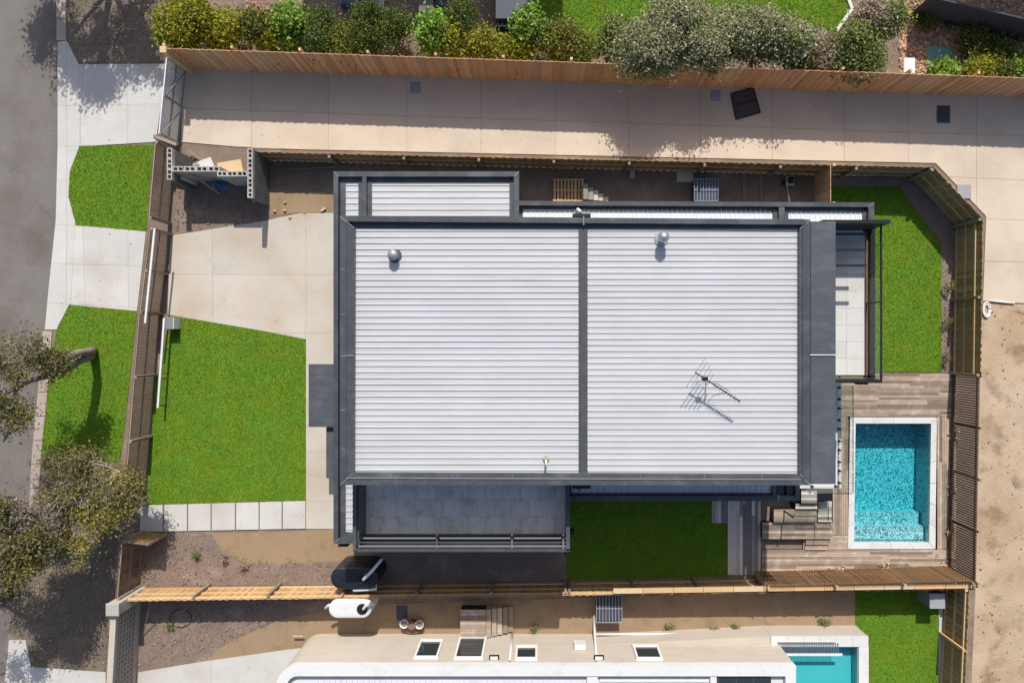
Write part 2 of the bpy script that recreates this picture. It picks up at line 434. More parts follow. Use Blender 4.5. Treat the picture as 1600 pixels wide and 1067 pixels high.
def slabs(name, pts, lines, z, m, gap=0.006, base=None, thick=0.1, pname='slab'):
    """a paved area cut by joint lines (photo pixels) into slabs, over a darker bed that shows in the joints"""
    q = [P(a, b, z)[:2] for a, b in pts]
    root = struct(obj(name, MB().prism(q, -0.02, z-0.02), base or M['cover_grey'], origin=(q[0][0], q[0][1], 0)))
    polys = [q]
    for a, b in lines:
        a, b = P(*a, z)[:2], P(*b, z)[:2]; nxt = []
        for p in polys:
            for s, t in ((a, b), (b, a)):
                r = cut(p, s, t, gap/2)
                if len(r) > 2 and area(r) > 0.01: nxt.append(r)
        polys = nxt
    for p in polys:
        c = (sum(v[0] for v in p)/len(p), sum(v[1] for v in p)/len(p), 0)
        obj(pname, MB().prism(p, z-thick, z+R.uniform(-.0015,.0015)), m, root, c)
    return root

M['joint'] = mat('joint', (.33,.29,.245), .95, .1, 2, 30, .1)
V = lambda x, y0=-50, y1=1200: ((x, y0), (x, y1))
# crossovers, kerb apron and footpath strip beside the road
slabs('crossover', [(90,66),(104,64),(123,101),(262,100),(243,222),(124,229),(109,268),(107,308),(119,352),(228,362),(214,486),(108,476),(88,515),(70,515),(76,450),(87,345),(90,230)],
      [((60,104),(300,102)), ((60,166),(300,162)), ((60,230),(300,224)), ((60,350),(300,362)), ((60,411),(300,418)), ((60,472),(300,486)), ((104,40),(104,350)), ((122,90),(126,229)), ((117,350),(110,480)), ((198,90),(199,230))],
      .03, M['conc_pale'], base=M['joint'])
slabs('driveway', [(286,100),(1640,150),(1640,476),(1536,470),(1541,338),(1462,255),(400,232),(283,222)],
      [V(x) for x in (393,513,636,751,868,983,1095,1207,1319,1420,1526)] + [((240,168),(1640,214)), ((1450,275),(1640,283)), ((1530,342),(1640,345)), ((1530,408),(1640,410))],
      .03, M['conc_beige'], gap=.010, base=M['joint'])
slabs('front_driveway', [(266,368),(415,345),(470,333),(524,333),(524,826),(478,826),(478,530),(400,515),(262,492)],
      [((331,300),(333,560)), ((478,300),(478,900)), ((250,428),(540,430)), ((478,520),(540,520)), ((478,705),(540,705)), ((478,743),(540,743)), ((478,783),(540,783))],
      .03, M['conc_warm'], base=M['joint'])
gp = struct(obj('garden_path', MB().prism([P(a,b,.0)[:2] for a, b in [(216,786),(478,780),(478,826),(212,832)]], -.02, .006), M['soil'], origin=P(216,786)))
for i, (a, b) in enumerate([(219,254),(257,292),(294,329),(331,367),(369,404),(406,440),(442,477)]):
    y0 = 789.5-(a-220)*.027; y1 = 830.5-(a-220)*.02
    q = [P(a,y0,.05)[:2], P(b,y0-.9,.05)[:2], P(b,y1-.6,.05)[:2], P(a,y1,.05)[:2]]
    c = P((a+b)/2, 808, 0)
    obj('stepping_slab', MB().prism(q, -.01, .05), M['conc_pale'], gp, c)
sheet('sand_ground', [(1534,474),(1700,478),(1700,1200),(1512,1200),(1524,925)], .006, M['sand'], .05)
sheet('yard_ground', [(330,832),(412,832),(525,826),(600,830),(620,905),(520,880),(440,880),(385,880),(345,860)], .008, M['yard_sand'], .05)
sheet('side_yard_ground', [(418,338),(470,332),(523,333),(523,300),(420,300)], .010, M['yard_sand'], .05)
sheet('neighbour_yard_ground', [(315,1036),(360,1000),(440,968),(545,945),(1336,920),(1336,1000),(700,1010),(450,1030)], .008, M['yard_sand'], .05)
slabs('neighbour_driveway', [(216,1050),(300,1036),(440,1016),(520,1006),(520,1100),(214,1100)], [((330,1000),(330,1100))], .03, M['conc_pale'], base=M['joint'])
slabs('footpath', [(14,1000),(40,1000),(48,1042),(165,1050),(165,1120),(2,1120)], [((0,1042),(170,1042)), ((48,990),(48,1120))], .03, M['conc_pale'], base=M['joint'])
# kerb stones along the road
kerb = thing('kerb', 'worn pinkish concrete kerb along the grey road', 'kerb', P(70,620))
kl = [(60,600),(68,515)]
def strip(pts, w, n):
    out = []
    for i in range(n):
        def at(t):
            t *= len(pts)-1; k = min(int(t), len(pts)-2); u = t-k
            return (pts[k][0]+(pts[k+1][0]-pts[k][0])*u, pts[k][1]+(pts[k+1][1]-pts[k][1])*u)
        a, b = at(i/n), at((i+1)/n)
        out.append([(a[0]+.4,a[1]+.5),(b[0]+.4,b[1]-.5),(b[0]+w,b[1]-.5),(a[0]+w,a[1]+.5)])
    return out
for q in strip([(66,517),(60,600),(50,700),(44,800)], 15, 8) + strip([(87,-40),(88,64)], 15, 3):
    pts = [P(a,b,.035)[:2] for a, b in q]
    obj('kerb_stone', MB().prism(pts, -.2, .035), M['kerb'], kerb, (pts[0][0], pts[0][1], 0))
sheet('verge', [(104,-60),(252,-60),(256,99),(124,99),(104,60)], .008, M['verge'], .05)
sheet('verge', [(62,708),(190,706),(178,940),(165,1050),(46,1042),(40,1000),(12,990),(30,900),(46,800)], .008, M['verge'], .05)
# planting beds
sheet('garden_bed', [(272,285),(420,285),(418,345),(272,366)], .012, M['mulch'], .05)
sheet('garden_bed', [(218,833),(330,833),(345,862),(390,882),(440,880),(525,876),(600,905),(600,914),(212,914)], .012, M['mulch'], .05)
sheet('garden_bed', [(560,800),(886,800),(886,908),(600,908)], .012, M['mulch'], .05)
sheet('garden_bed', [(1300,275),(1425,275),(1492,350),(1492,582),(1470,582),(1470,385),(1410,300),(1300,300)], .012, M['mulch'], .05)
sheet('garden_bed', [(218,938),(500,938),(360,1000),(315,1036),(216,1050)], .012, M['mulch'], .05)
# northern neighbour: shaded paving and bark bed
sheet('mulch_ground', [(1405,-60),(1700,-60),(1700,140),(1405,122)], .012, M['chips'], .05)
sheet('courtyard', [(260,-80),(832,-80),(832,62),(700,90),(260,70)], .010, M['mulch'], .05)

# lawns: a ground sheet each plus grass blades
def inpoly(x, y, poly):
    c = np.zeros(len(x), bool); j = len(poly)-1
    for i in range(len(poly)):
        xi, yi = poly[i]; xj, yj = poly[j]
        c ^= ((yi > y) != (yj > y)) & (x < (xj-xi)*(y-yi)/(yj-yi+1e-12)+xi)
        j = i
    return c

def tris_obj(name, verts, faces_n, m, n=3):
    me = bpy.data.meshes.new(name)
    nv = len(verts); nf = nv//n
    me.vertices.add(nv); me.vertices.foreach_set('co', verts.astype(np.float32).ravel())
    me.loops.add(nv); me.loops.foreach_set('vertex_index', np.arange(nv, dtype=np.int32))
    me.polygons.add(nf); me.polygons.foreach_set('loop_start', np.arange(0, nv, n, dtype=np.int32))
    me.polygons.foreach_set('loop_total', np.full(nf, n, dtype=np.int32))
    me.update(); me.validate()
    me.materials.append(m)
    return bpy.data.objects.new(name, me)

def blades(poly, z, dens, hgt=.05, wid=.02):
    xs = [p[0] for p in poly]; ys = [p[1] for p in poly]
    n = int((max(xs)-min(xs))*(max(ys)-min(ys))*dens)
    x = NP.uniform(min(xs), max(xs), n); y = NP.uniform(min(ys), max(ys), n)
    k = inpoly(x, y, poly); x, y = x[k], y[k]; n = len(x)
    a = NP.uniform(0, 2*np.pi, n); w = wid*NP.uniform(.6,1.4,n); h = hgt*NP.uniform(.5,1.3,n)
    t = NP.uniform(0, 2*np.pi, n); le = NP.uniform(.2,1.1,n)*h
    v = np.zeros((n,3,3))
    v[:,0] = np.stack([x-np.cos(a)*w/2, y-np.sin(a)*w/2, np.full(n,z)],1)
    v[:,1] = np.stack([x+np.cos(a)*w/2, y+np.sin(a)*w/2, np.full(n,z)],1)
    v[:,2] = np.stack([x+np.cos(t)*le, y+np.sin(t)*le, z+h],1)
    return v.reshape(-1,3)

LAWNS = [
 [(124,229),(240,226),(228,362),(119,352),(107,308),(109,268)],
 [(108,476),(214,486),(192,690),(186,720),(64,712),(76,600),(88,515)],
 [(266,492),(400,515),(478,530),(478,781),(224,788),(236,640)],
 [(1300,292),(1405,292),(1471,380),(1471,581),(1310,581),(1300,350)],
 [(880,760),(1112,760),(1112,818),(1136,818),(1136,900),(886,906)],
 [(832,-60),(1332,-60),(1332,17),(1300,55),(1000,100),(880,60),(832,50)],
 [(1336,918),(1470,918),(1466,1120),(1340,1120)]]
allb = []
for i, l in enumerate(LAWNS):
    q = [P(a,b,.022)[:2] for a, b in l]
    sheet('lawn', q, .022, M['grass'], .08, px=False)
    allb.append(blades(q, .02, 900))
g = tris_obj('grass', np.concatenate(allb), None, M['grass_blade'])
link(g); stuff(g)
g['label'] = 'short bright green turf blades covering the lawns'

def scatter_chips(name, polys, dens, size, m, z, label):
    out = []
    for poly in polys:
        q = [P(a,b)[:2] for a, b in poly]
        xs = [p[0] for p in q]; ys = [p[1] for p in q]
        n = int((max(xs)-min(xs))*(max(ys)-min(ys))*dens)
        x = NP.uniform(min(xs), max(xs), n); y = NP.uniform(min(ys), max(ys), n)
        k = inpoly(x, y, q); x, y = x[k], y[k]; n = len(x)
        s = size*NP.uniform(.4,1.5,n); a = NP.uniform(0,2*np.pi,n); e = NP.uniform(.35,.9,n)
        tx = NP.uniform(-.5,.5,n); ty = NP.uniform(-.5,.5,n)
        v = np.zeros((n,4,3))
        for c, (u, w) in enumerate(((-1,-.6),(.8,-1),(1,.7),(-.7,1))):
            dx = (np.cos(a)*u - np.sin(a)*w*e)*s; dy = (np.sin(a)*u + np.cos(a)*w*e)*s
            v[:,c] = np.stack([x+dx, y+dy, z+s*.9+dx*tx+dy*ty],1)
        out.append(v.reshape(-1,3))
    o = tris_obj(name, np.concatenate(out), None, m, 4)
    link(o); stuff(o); o['label'] = label
    return o
scatter_chips('bark_chips', [[(1405,-30),(1640,-30),(1640,128),(1405,118)]], 260, .045, M['chips'], .012, 'reddish bark chips spread behind the paling fence')
scatter_chips('soil_clods', [[(272,285),(420,285),(418,345),(272,366)],[(218,833),(330,833),(345,862),(440,880),(525,876),(600,914),(212,914)],
   [(218,938),(500,938),(360,1000),(216,1050)],[(106,0),(250,0),(254,98),(124,98)],[(70,760),(190,720),(165,1045),(50,1035),(20,980)],[(1472,385),(1490,400),(1490,580),(1472,580)]], 70, .028, M['clods'], .012, 'small clods and leaf litter on the bare soil')

# ------------------------------------------------------------------ fences
U_PAL = {}
def unit(name, m):                                           # a 1 x 1 x 1 bar standing on the origin, shared by all pieces of a kind
    k = (name, m.name)
    if k not in U_PAL: U_PAL[k] = shared(name, MB().box(-.5,-.5,0,.5,.5,1), m)
    return U_PAL[k]

def fence(name, label, a, b, ha, hb, face, pitch=.13, pw=.105, pt=.016, lap=True, pm='paling', rm='rail', rails=(.15,.52,.9), posts=2.4,
          pname='paling', cat='fence', group=None, rail_side=1, postm=None, z=0.0, jag=.02, railh=.075, raild=.045, post_top=.02, ends=True, rail_bits=True):
    """a, b: base ends (world xy); palings on the line, rails and posts on the side given by rail_side (left of a->b is +1)"""
    a, b = Vector((a[0],a[1],0)), Vector((b[0],b[1],0)); L_ = (b-a).length; d = (b-a)/L_; n = Vector((-d.y, d.x, 0))*rail_side
    root = thing(name, label, cat, (a.x, a.y, z), group)
    ang = math.atan2(d.y, d.x); k = int(L_/pitch)
    me = unit(pname, M[pm])
    for i in range(k+1):
        t = i*pitch/L_; h = ha+(hb-ha)*t + R.uniform(-jag,jag)
        o = a + d*(i*pitch) - n*((pt*1.05 if lap and i % 2 else 0.0)+pt/2)
        piece(pname, me, root, (o.x+R.uniform(-.004,.004)*d.x, o.y, z+.02), ang+R.uniform(-.004,.004), (pw, pt, h-.02))
    for r in rails:
        za, zb = z+ha*r, z+hb*r
        nseg = max(1, round(L_/posts)) if rail_bits else 1
        for s in range(nseg):
            p0 = a+d*(L_*s/nseg+.004)+n*(raild/2+.001); p1 = a+d*(L_*(s+1)/nseg-.004)+n*(raild/2+.001)
            p0.z = za+(zb-za)*s/nseg; p1.z = za+(zb-za)*(s+1)/nseg
            obj('rail', MB().beam(p0, p1, raild, railh), M[rm], root, p0)
    npst = max(1, round(L_/posts))
    pme = unit('post', M[postm or rm])
    for s in range(npst+1):
        if not ends and s in (0, npst): continue
        t = s/npst; h = ha+(hb-ha)*t
        o = a + d*(L_*t) + n*(raild+.052)
        piece('post', pme, root, (o.x, o.y, z), ang, (.09, .10, h+post_top))
    return root

def W(px, py, z): return P(px, py, z)[:2]
# north boundary fence: palings face the driveway, posts behind
fence('paling_fence', 'long red-brown paling fence between the driveway and the hedge', W(257,75,1.9), W(1740,126,1.9), 1.9, 1.9, 0, pitch=.135, pw=.155,
      posts=2.55, rail_side=1, pm='paling', rm='pine', post_top=.06, jag=.012)
# plinth board at its foot
# inner north fence (rails toward the house)
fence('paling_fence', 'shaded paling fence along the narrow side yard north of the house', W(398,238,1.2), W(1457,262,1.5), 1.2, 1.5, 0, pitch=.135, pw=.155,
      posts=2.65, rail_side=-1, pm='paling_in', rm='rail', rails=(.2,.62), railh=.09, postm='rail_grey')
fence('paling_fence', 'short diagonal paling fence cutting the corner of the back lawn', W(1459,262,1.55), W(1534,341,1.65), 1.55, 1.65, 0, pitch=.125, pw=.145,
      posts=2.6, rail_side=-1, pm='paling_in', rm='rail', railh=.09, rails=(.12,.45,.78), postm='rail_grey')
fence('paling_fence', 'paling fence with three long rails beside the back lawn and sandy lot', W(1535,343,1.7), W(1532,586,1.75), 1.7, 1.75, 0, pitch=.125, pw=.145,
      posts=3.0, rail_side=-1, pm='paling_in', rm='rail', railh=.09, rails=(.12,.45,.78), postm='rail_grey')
# south fence
fence('paling_fence', 'sunlit yellow paling fence below the front garden and black tank', W(185,938,1.3), W(884,929,1.3), 1.3, 1.3, 0, pitch=.13, pw=.15,
      posts=2.9, rail_side=1, pm='pine_dull', rm='pine', rails=(.15,.55,.9), railh=.09, postm='rail_grey')
fence('paling_fence', 'lower paling fence with pale rails behind the shaded side lawn', W(890,929,1.3), W(1197,924.7,1.38), 1.3, 1.38, 0, pitch=.13, pw=.15,
      posts=2.6, rail_side=1, pm='pine_dull', rm='pine', rails=(.15,.55,.93), railh=.09, postm='rail_grey')
fence('paling_fence', 'paling fence close behind the brown pool batten screen, darkened for the shade in its gaps', W(1201,924.6,1.38), W(1526,920,1.45), 1.38, 1.45, 0, pitch=.13, pw=.15,
      posts=2.6, rail_side=1, pm='batten_dark', rm='batten_dark', rails=(.15,.55), railh=.09, postm='batten_dark')  # dark colour stands for the shade seen between the screen battens
t = thing('fence_capping', 'pale sloping capping boards on top of the fence behind the pool screen', 'capping', P(960,905))
ca, cb = Vector(W(958,925.5,1.4)), Vector(W(1524,917,1.5))
for i in range(12):
    p, q = ca.lerp(cb,i/12+.0006), ca.lerp(cb,(i+1)/12-.0006)
    obj('board', MB().beam((p.x,p.y+.06,1.40+.1*i/12),(q.x,q.y+.06,1.40+.1*(i+1)/12),.19,.022), M['pine'], t, (p.x,p.y,1.4))
# neighbour's fence at the lower right
fence('paling_fence', 'paling fence between the southern neighbour lawn and the sandy lot', W(1514,922,1.5), W(1506,1110,1.6), 1.5, 1.6, 0, pitch=.125, pw=.145,
      posts=2.4, rail_side=-1, pm='paling_in', rm='rail', rails=(.12,.5,.88), railh=.08, postm='pine')
# pool screens: close-set battens
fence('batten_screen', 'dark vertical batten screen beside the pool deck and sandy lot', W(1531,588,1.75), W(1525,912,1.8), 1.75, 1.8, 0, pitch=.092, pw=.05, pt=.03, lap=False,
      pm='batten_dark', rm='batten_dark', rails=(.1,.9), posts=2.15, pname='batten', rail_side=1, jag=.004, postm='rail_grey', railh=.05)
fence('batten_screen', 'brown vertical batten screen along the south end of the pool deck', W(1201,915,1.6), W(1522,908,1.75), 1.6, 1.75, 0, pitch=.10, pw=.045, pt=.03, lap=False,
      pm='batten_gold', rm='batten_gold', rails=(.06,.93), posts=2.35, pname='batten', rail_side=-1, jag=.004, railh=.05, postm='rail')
# front fence of fine battens
FT = [(241,222),(231,340),(222,420),(216,488),(205,620),(192,790),(189,846),(181,936)]
def fw(i): return W(*FT[i], 1.42)
kw = dict(pitch=.068, pw=.036, pt=.03, lap=False, pm='batten', rm='rail_grey', rails=(.04,.5,.96), pname='batten', rail_side=1, jag=.003, railh=.045, raild=.04, postm='rail_grey')
fence('batten_fence', 'front batten fence beside the upper verge lawn and block walls', fw(0), fw(1), 1.42, 1.42, 0, posts=2.4, **kw)
fence('batten_fence', 'front batten fence between the verge lawn and the big front lawn', fw(3), fw(5), 1.42, 1.42, 0, posts=2.5, **kw)
fence('batten_fence', 'short front batten fence below the open garden gate', fw(6), fw(7), 1.42, 1.42, 0, posts=2.2, **kw)
sg = fence('sliding_gate', 'sliding batten driveway gate with a white top rail', W(233,357,1.42), W(217,487,1.42), 1.42, 1.42, 0, posts=1.65, cat='gate', **kw)
a = P(242,357,1.46); b = P(227,505,1.46)
obj('top_rail', MB().beam(a, b, .07, .06), M['white'], sg)
# track and white guide beam behind the gate on the lawn side
t = thing('gate_guide', 'long white gate guide beam lying beside the front batten fence', 'gate track', P(252,565))
a, b = P(257,497,.55), P(247,637,.55)
obj('beam', MB().beam(a, b, .075, .07), M['white'], t)
for u in (.02,.35,.68,.98):
    c = a.lerp(b, u); obj('bracket', MB().box(c.x-.03,c.y-.03,0,c.x+.03,c.y+.03,.52), M['steel'], t)
t = thing('meter_box', 'small grey gate motor box where driveway meets the front lawn', 'box', P(266,506))
c = P(265,505,.5)
obj('housing', MB().bevbox(c.x-.14,c.y-.22,.0,c.x+.14,c.y+.22,.5,.03), M['navy'], t)
obj('lid', MB().bevbox(c.x-.16,c.y-.24,.501,c.x+.16,c.y+.24,.545,.015), M['steel'], t)
obj('plate', MB().box(c.x+.162,c.y-.22,.05,c.x+.185,c.y+.22,.55), M['white'], t)
# open pedestrian gate leaf
t = thing('garden_gate', 'brown slatted garden gate standing open by the stepping slabs', 'gate', P(218,830))
a, b = Vector(W(190,845,1.35)), Vector(W(231,850,1.35))
me = unit('slat', M['batten_gold'])
for i in range(15):
    q = a.lerp(b, i/14); piece('slat', me, t, (q.x, q.y, .06), math.atan2(b.y-a.y, b.x-a.x), (.062,.025,1.27))
for zz in (.12, 1.3):
    obj('frame_rail', MB().beam((a.x,a.y-.035,zz),(b.x,b.y-.035,zz),.04,.05), M['steel'], t)
for q in (a, b):
    obj('frame_stile', MB().box(q.x-.025,q.y-.06,.03,q.x+.025,q.y-.0135,1.345), M['steel'], t)
t = thing('gate_post', 'timber gate post at the end of the front batten fence', 'post', P(222,792))
a, b = P(196,799,1.42), P(223,788,.1)
obj('post_shaft', MB().bevbox(PX(197,1.42)-.06,PY(799,1.42)-.06,0,PX(197,1.42)+.06,PY(799,1.42)+.06,1.46,.01), M['rail_grey'], t)
obj('cap', MB().bevbox(PX(197,1.42)-.07,PY(799,1.42)-.07,1.461,PX(197,1.42)+.07,PY(799,1.42)+.07,1.49,.01), M['pine'], t)

# metal driveway gate at the top left
t = thing('driveway_gate', 'pale metal driveway gate with thin upright bars at the shared driveway', 'gate', P(284,100))
a, b = Vector(W(259,90,1.4)), Vector(W(247,208,1.4)); d = (b-a)
me = unit('bar', M['gate_white']); n = 30
for i in range(n+1):
    q = a+d*(i/n); piece('bar', me, t, (q.x, q.y, .1), math.atan2(d.y,d.x), (.05,.03,1.26))
nn = Vector((-d.y, d.x)).normalized()*.03
for zz in (.1, .72, 1.37):
    obj('frame_rail', MB().beam((a.x+nn.x,a.y+nn.y,zz),(b.x+nn.x,b.y+nn.y,zz),.04,.06), M['gate_white' if zz > 1 else 'steel'], t)
for u in (0,.5,1):
    q = a+d*u+nn*2.4; obj('frame_stile', MB().box(q.x-.03,q.y-.03,.04,q.x+.03,q.y+.03,1.4), M['steel'], t)
for u0, u1 in ((0,.48),(.52,1)):
    p, q = a+d*u0+nn*3.6, a+d*u1+nn*3.6
    obj('brace', MB().beam((p.x,p.y,.14),(q.x,q.y,1.3),.025,.04), M['steel'], t)
t = thing('gate_post', 'thick timber gate post at the west end of the long paling fence', 'post', P(285,103))
c = Vector(W(255,78,1.95)); obj('post_shaft', MB().bevbox(c.x-.1,c.y-.1,0,c.x+.1,c.y+.1,1.95,.015), M['pine'], t)
obj('cap', MB().bevbox(c.x-.12,c.y-.12,1.951,c.x+.12,c.y+.12,1.98,.01), M['pine'], t)
t = thing('gate_post', 'weathered gate post between the metal gate and the upper verge lawn', 'post', P(272,220))
c = Vector(W(242,213,1.45)); obj('post_shaft', MB().bevbox(c.x-.07,c.y-.07,0,c.x+.07,c.y+.07,1.45,.015), M['rail_grey'], t)
obj('stay', MB().beam((c.x-.02,c.y,1.42),(c.x+.75,c.y-.28,1.36),.12,.06), M['rail_grey'], t)
# verge edging fence at the top left
t = thing('wire_fence', 'thin grey steel fence beside the shaded verge at top left', 'fence', P(255,60))
a, b = Vector(W(245,-40,.9)), Vector(W(256,66,.9))
for zz in (.12,.5,.88): obj('wire', MB().beam((a.x,a.y,zz),(b.x,b.y,zz),.03,.03), M['galv'], t)
for i in range(6):
    q = a.lerp(b, i/5); obj('stake', MB().box(q.x-.02,q.y-.02,0,q.x+.02,q.y+.02,.92), M['steel'], t)
# timber side gate in the north yard
t = thing('side_gate', 'warm timber side gate across the narrow north yard', 'gate', P(1272,265))
x = PX(1298,1.5); y0, y1 = PY(258,1.5), PY(318,1.5)
me = unit('board', M['paling'])
for i in range(11):
    yy = y0+(y1-y0)*(i+.5)/11; piece('board', me, t, (x, yy, .05), math.pi/2, (abs(y1-y0)/11*.93,.02,1.45))
for zz in (.25,1.3): obj('ledger', MB().beam((x+.03,y0,zz),(x+.03,y1,zz),.035,.09), M['pine'], t)
for yy in (y0, y1): obj('gate_jamb', MB().box(x+.05,yy-.05,0,x+.15,yy+.05,1.56), M['pine'], t)

# ------------------------------------------------------------------ fallen leaves
def poly_scatter(name, polys, n_per, size, m, z, label):
    out = []
    for poly, dens, zz in polys:
        q = [P(a,b)[:2] for a, b in poly]; xs = [p[0] for p in q]; ys = [p[1] for p in q]
        n = int((max(xs)-min(xs))*(max(ys)-min(ys))*dens)
        x = NP.uniform(min(xs),max(xs),n); y = NP.uniform(min(ys),max(ys),n); k = inpoly(x,y,q)
        f = np.sin(x*1.7+y*.9)*np.cos(y*2.3-x*.6)+NP.normal(0,.6,n) > -.1          # drifts, not an even spread
        x, y = x[k&f], y[k&f]; n = len(x); s = size*NP.uniform(.5,1.5,n); a = NP.uniform(0,2*np.pi,n)
        v = np.zeros((n,4,3))
        for c, (u, w) in enumerate(((-1,0),(0,-.4),(1,0),(0,.4))):
            v[:,c] = np.stack([x+(np.cos(a)*u-np.sin(a)*w)*s, y+(np.sin(a)*u+np.cos(a)*w)*s, zz+.006+NP.uniform(0,.02,n)],1)
        out.append(v.reshape(-1,3))
    o = tris_obj(name, np.concatenate(out), None, m, 4); link(o); stuff(o); o['label'] = label
poly_scatter('leaf_litter', [
  ([(104,0),(252,0),(256,99),(124,99)], 60, .012), ([(62,712),(190,706),(178,940),(165,1050),(46,1042),(40,1000),(30,900),(46,800)], 110, .012),
  ([(-20,500),(62,600),(46,800),(20,960),(-60,960)], 22, -.10), ([(52,690),(66,600),(84,600),(70,720)], 40, .04), ([(30,720),(56,690),(52,800),(36,830)], 160, -.10),
  ([(110,500),(214,490),(190,705),(66,705)], 10, .06), ([(92,110),(250,105),(240,480),(90,480)], 1.2, .034), ([(290,205),(1580,225),(1580,245),(290,225)], 2, .034),
  ([(1192,875),(1492,870),(1492,900),(1192,900)], 10, .105), ([(1470,655),(1494,655),(1494,890),(1470,890)], 9, .105), ([(272,300),(415,300),(412,345),(275,365)], 14, .014),
  ([(220,835),(520,880),(520,912),(215,912)], 25, .014), ([(220,940),(480,940),(330,1030),(216,1045)], 25, .014), ([(420,262),(1290,272),(1290,312),(420,300)], 3, .012)],
  None, .028, M['litter'], 0, 'scattered brown fallen leaves on verge, road and decks')
mb_pts = []
for (px, py, z, r) in ((1490,680,.12,.22),(1488,766,.12,.28),(1484,830,.12,.2),(1380,886,.12,.28),(1481,884,.12,.35),(1313,892,.12,.2)):
    c = P(px,py,z); n = 46
    x = c.x+NP.normal(0,r*.5,n); y = c.y+NP.normal(0,r*.5,n); a = NP.uniform(0,2*np.pi,n); s_ = NP.uniform(.03,.08,n)
    v = np.zeros((n,4,3))
    for k_, (u, w) in enumerate(((-1,0),(0,-.22),(1,0),(0,.22))):
        v[:,k_] = np.stack([x+(np.cos(a)*u-np.sin(a)*w)*s_, y+(np.sin(a)*u+np.cos(a)*w)*s_, c.z+NP.uniform(0,.12,n)],1)
    mb_pts.append(v.reshape(-1,3))
o = tris_obj('dry_leaves', np.concatenate(mb_pts), None, M['dry'], 4); link(o); stuff(o); o['label'] = 'pale dry leaf clumps along the edges of the pool deck'
scatter_chips('sand_stones', [[(1540,485),(1620,485),(1620,1070),(1520,1070)]], 5, .03, M['clods'], .008, 'scattered small stones on the sandy lot')

# ------------------------------------------------------------------ the house
def ribbed(parent, x0, x1, y0, y1, z, axis='x', pitch=.19, per=4, m='roof', h=.024, name='roof_sheet'):
    """long ribbed metal sheets, each with a few ribs; ribs run along the given axis"""
    x0, x1 = min(x0,x1), max(x0,x1); y0, y1 = min(y0,y1), max(y0,y1)
    lo, hi = (y0, y1) if axis == 'x' else (x0, x1)
    n = max(1, round((hi-lo)/pitch)); pitch = (hi-lo)/n
    i = 0; cache = {}
    while i < n:
        k = min(per, n-i); o = lo+i*pitch
        if k not in cache:
            prof = [(0,0)]
            for j in range(k):
                c = (j+.5)*pitch
                prof += [(c-.020,0),(c-.012,h),(c+.012,h),(c+.020,0)]
                if pitch > .15:
                    prof += [(c+pitch*.5-.001, .0)] if j < k-1 else []
            prof.append((k*pitch-.003,0))
            ln = (x1-x0) if axis == 'x' else (y1-y0); vs, fs = [], []
            for s in (0, ln):
                for u, w in prof: vs.append((s,u,w) if axis == 'x' else (u,s,w))
                
            q = len(prof)
            for j in range(q-1):
                f = (j, q+j, q+j+1, j+1)
                fs.append(f if axis == 'x' else f[::-1])
            mb = MB(); mb.add(vs, fs)
            cache[k] = shared(name, mb, M[m])
        dz = R.uniform(-.001,.001)
        piece(name, cache[k], parent, (x0, o, z+dz) if axis == 'x' else (o, y0, z+dz))
        i += k

def pbox(px0, py0, px1, py1, zt, zb):                        # a box whose top is a photo rectangle at height zt
    return MB().bevbox(PX(px0,zt), PY(py1,zt), zb, PX(px1,zt), PY(py0,zt), zt, .012)

ZL, ZLR, ZM, ZMR = 3.30, 3.10, 5.70, 5.50                    # low parapet and roof, main parapet and roof
house = thing('house', 'large charcoal house with a pale ribbed metal roof at the centre', 'house', (0,0,0))
XW, XE, YN, YS = PX(531,ZM), PX(1264,ZM), PY(337,ZM), PY(757,ZM)
lxw, lyn1, lx1, lyn2, lxe = PX(521,ZL), PY(268,ZL), PX(811,ZL), PY(316,ZL), PX(1366,ZL)
# walls
obj('wall', MB().box(lxw+.06, YS+.02, 0, XE-.4, lyn2-.06, 3.02), M['char_wall'], house)
obj('wall', MB().box(lxw+.06, -6.85, 0, .85, YS+.018, 2.69), M['char_wall'], house)
obj('wall', MB().box(lxw+.06, lyn2-.06, 0, lx1-.06, lyn1-.06, 3.02), M['char_wall'], house)
obj('wall', MB().box(XE-.4, -.9, 0, lxe-.06, lyn2-.06, 2.78), M['char_wall'], house)
obj('upper_wall', MB().box(XW+.06, YS+.06, 3.02, XE-.06, YN-.06, ZMR-.05), M['char_wall'], house)
# windows on the walls (seen only from the side)
def hwin(x0, x1, z0, z1, y=None, x=None, out=1, parent=house, fm='black'):
    if y is not None:
        a = MB().box(x0,y,z0,x1,y+out*.05,z1); g = MB().box(x0+.06,y+out*.051,z0+.06,x1-.06,y+out*.056,z1-.06)
    else:
        a = MB().box(x,x0,z0,x+out*.05,x1,z1); g = MB().box(x+out*.051,x0+.06,z0+.06,x+out*.056,x1-.06,z1-.06)
    w = obj('window', a, M[fm], parent); obj('pane', g, M['winglass'], w)
for u in (-4.6,-1.2,2.4,5.4): hwin(u, u+1.5, 3.6, 5.0, y=YN-.06, out=1)
for u in (-5.2,-2.2): hwin(u, u+2.4, 3.05, 5.1, y=YS+.06, out=-1)
for u in (1.6,4.6): hwin(u, u+1.8, 3.7, 5.0, y=YS+.06, out=-1)
hwin(-3.6,-1.6,.1,2.4,x=lxw+.06,out=-1); hwin(-5.9,-4.6,.9,2.3,x=lxw+.06,out=-1)
hwin(1.8,3.6,3.05,5.1,x=XE-.06,out=1); hwin(-3.2,.6,3.05,5.1,x=XE-.06,out=1)
gd = obj('garage_door', MB().box(lxw+.06,.0,.05,lxw+.02,4.6,2.4), M['char'], house)
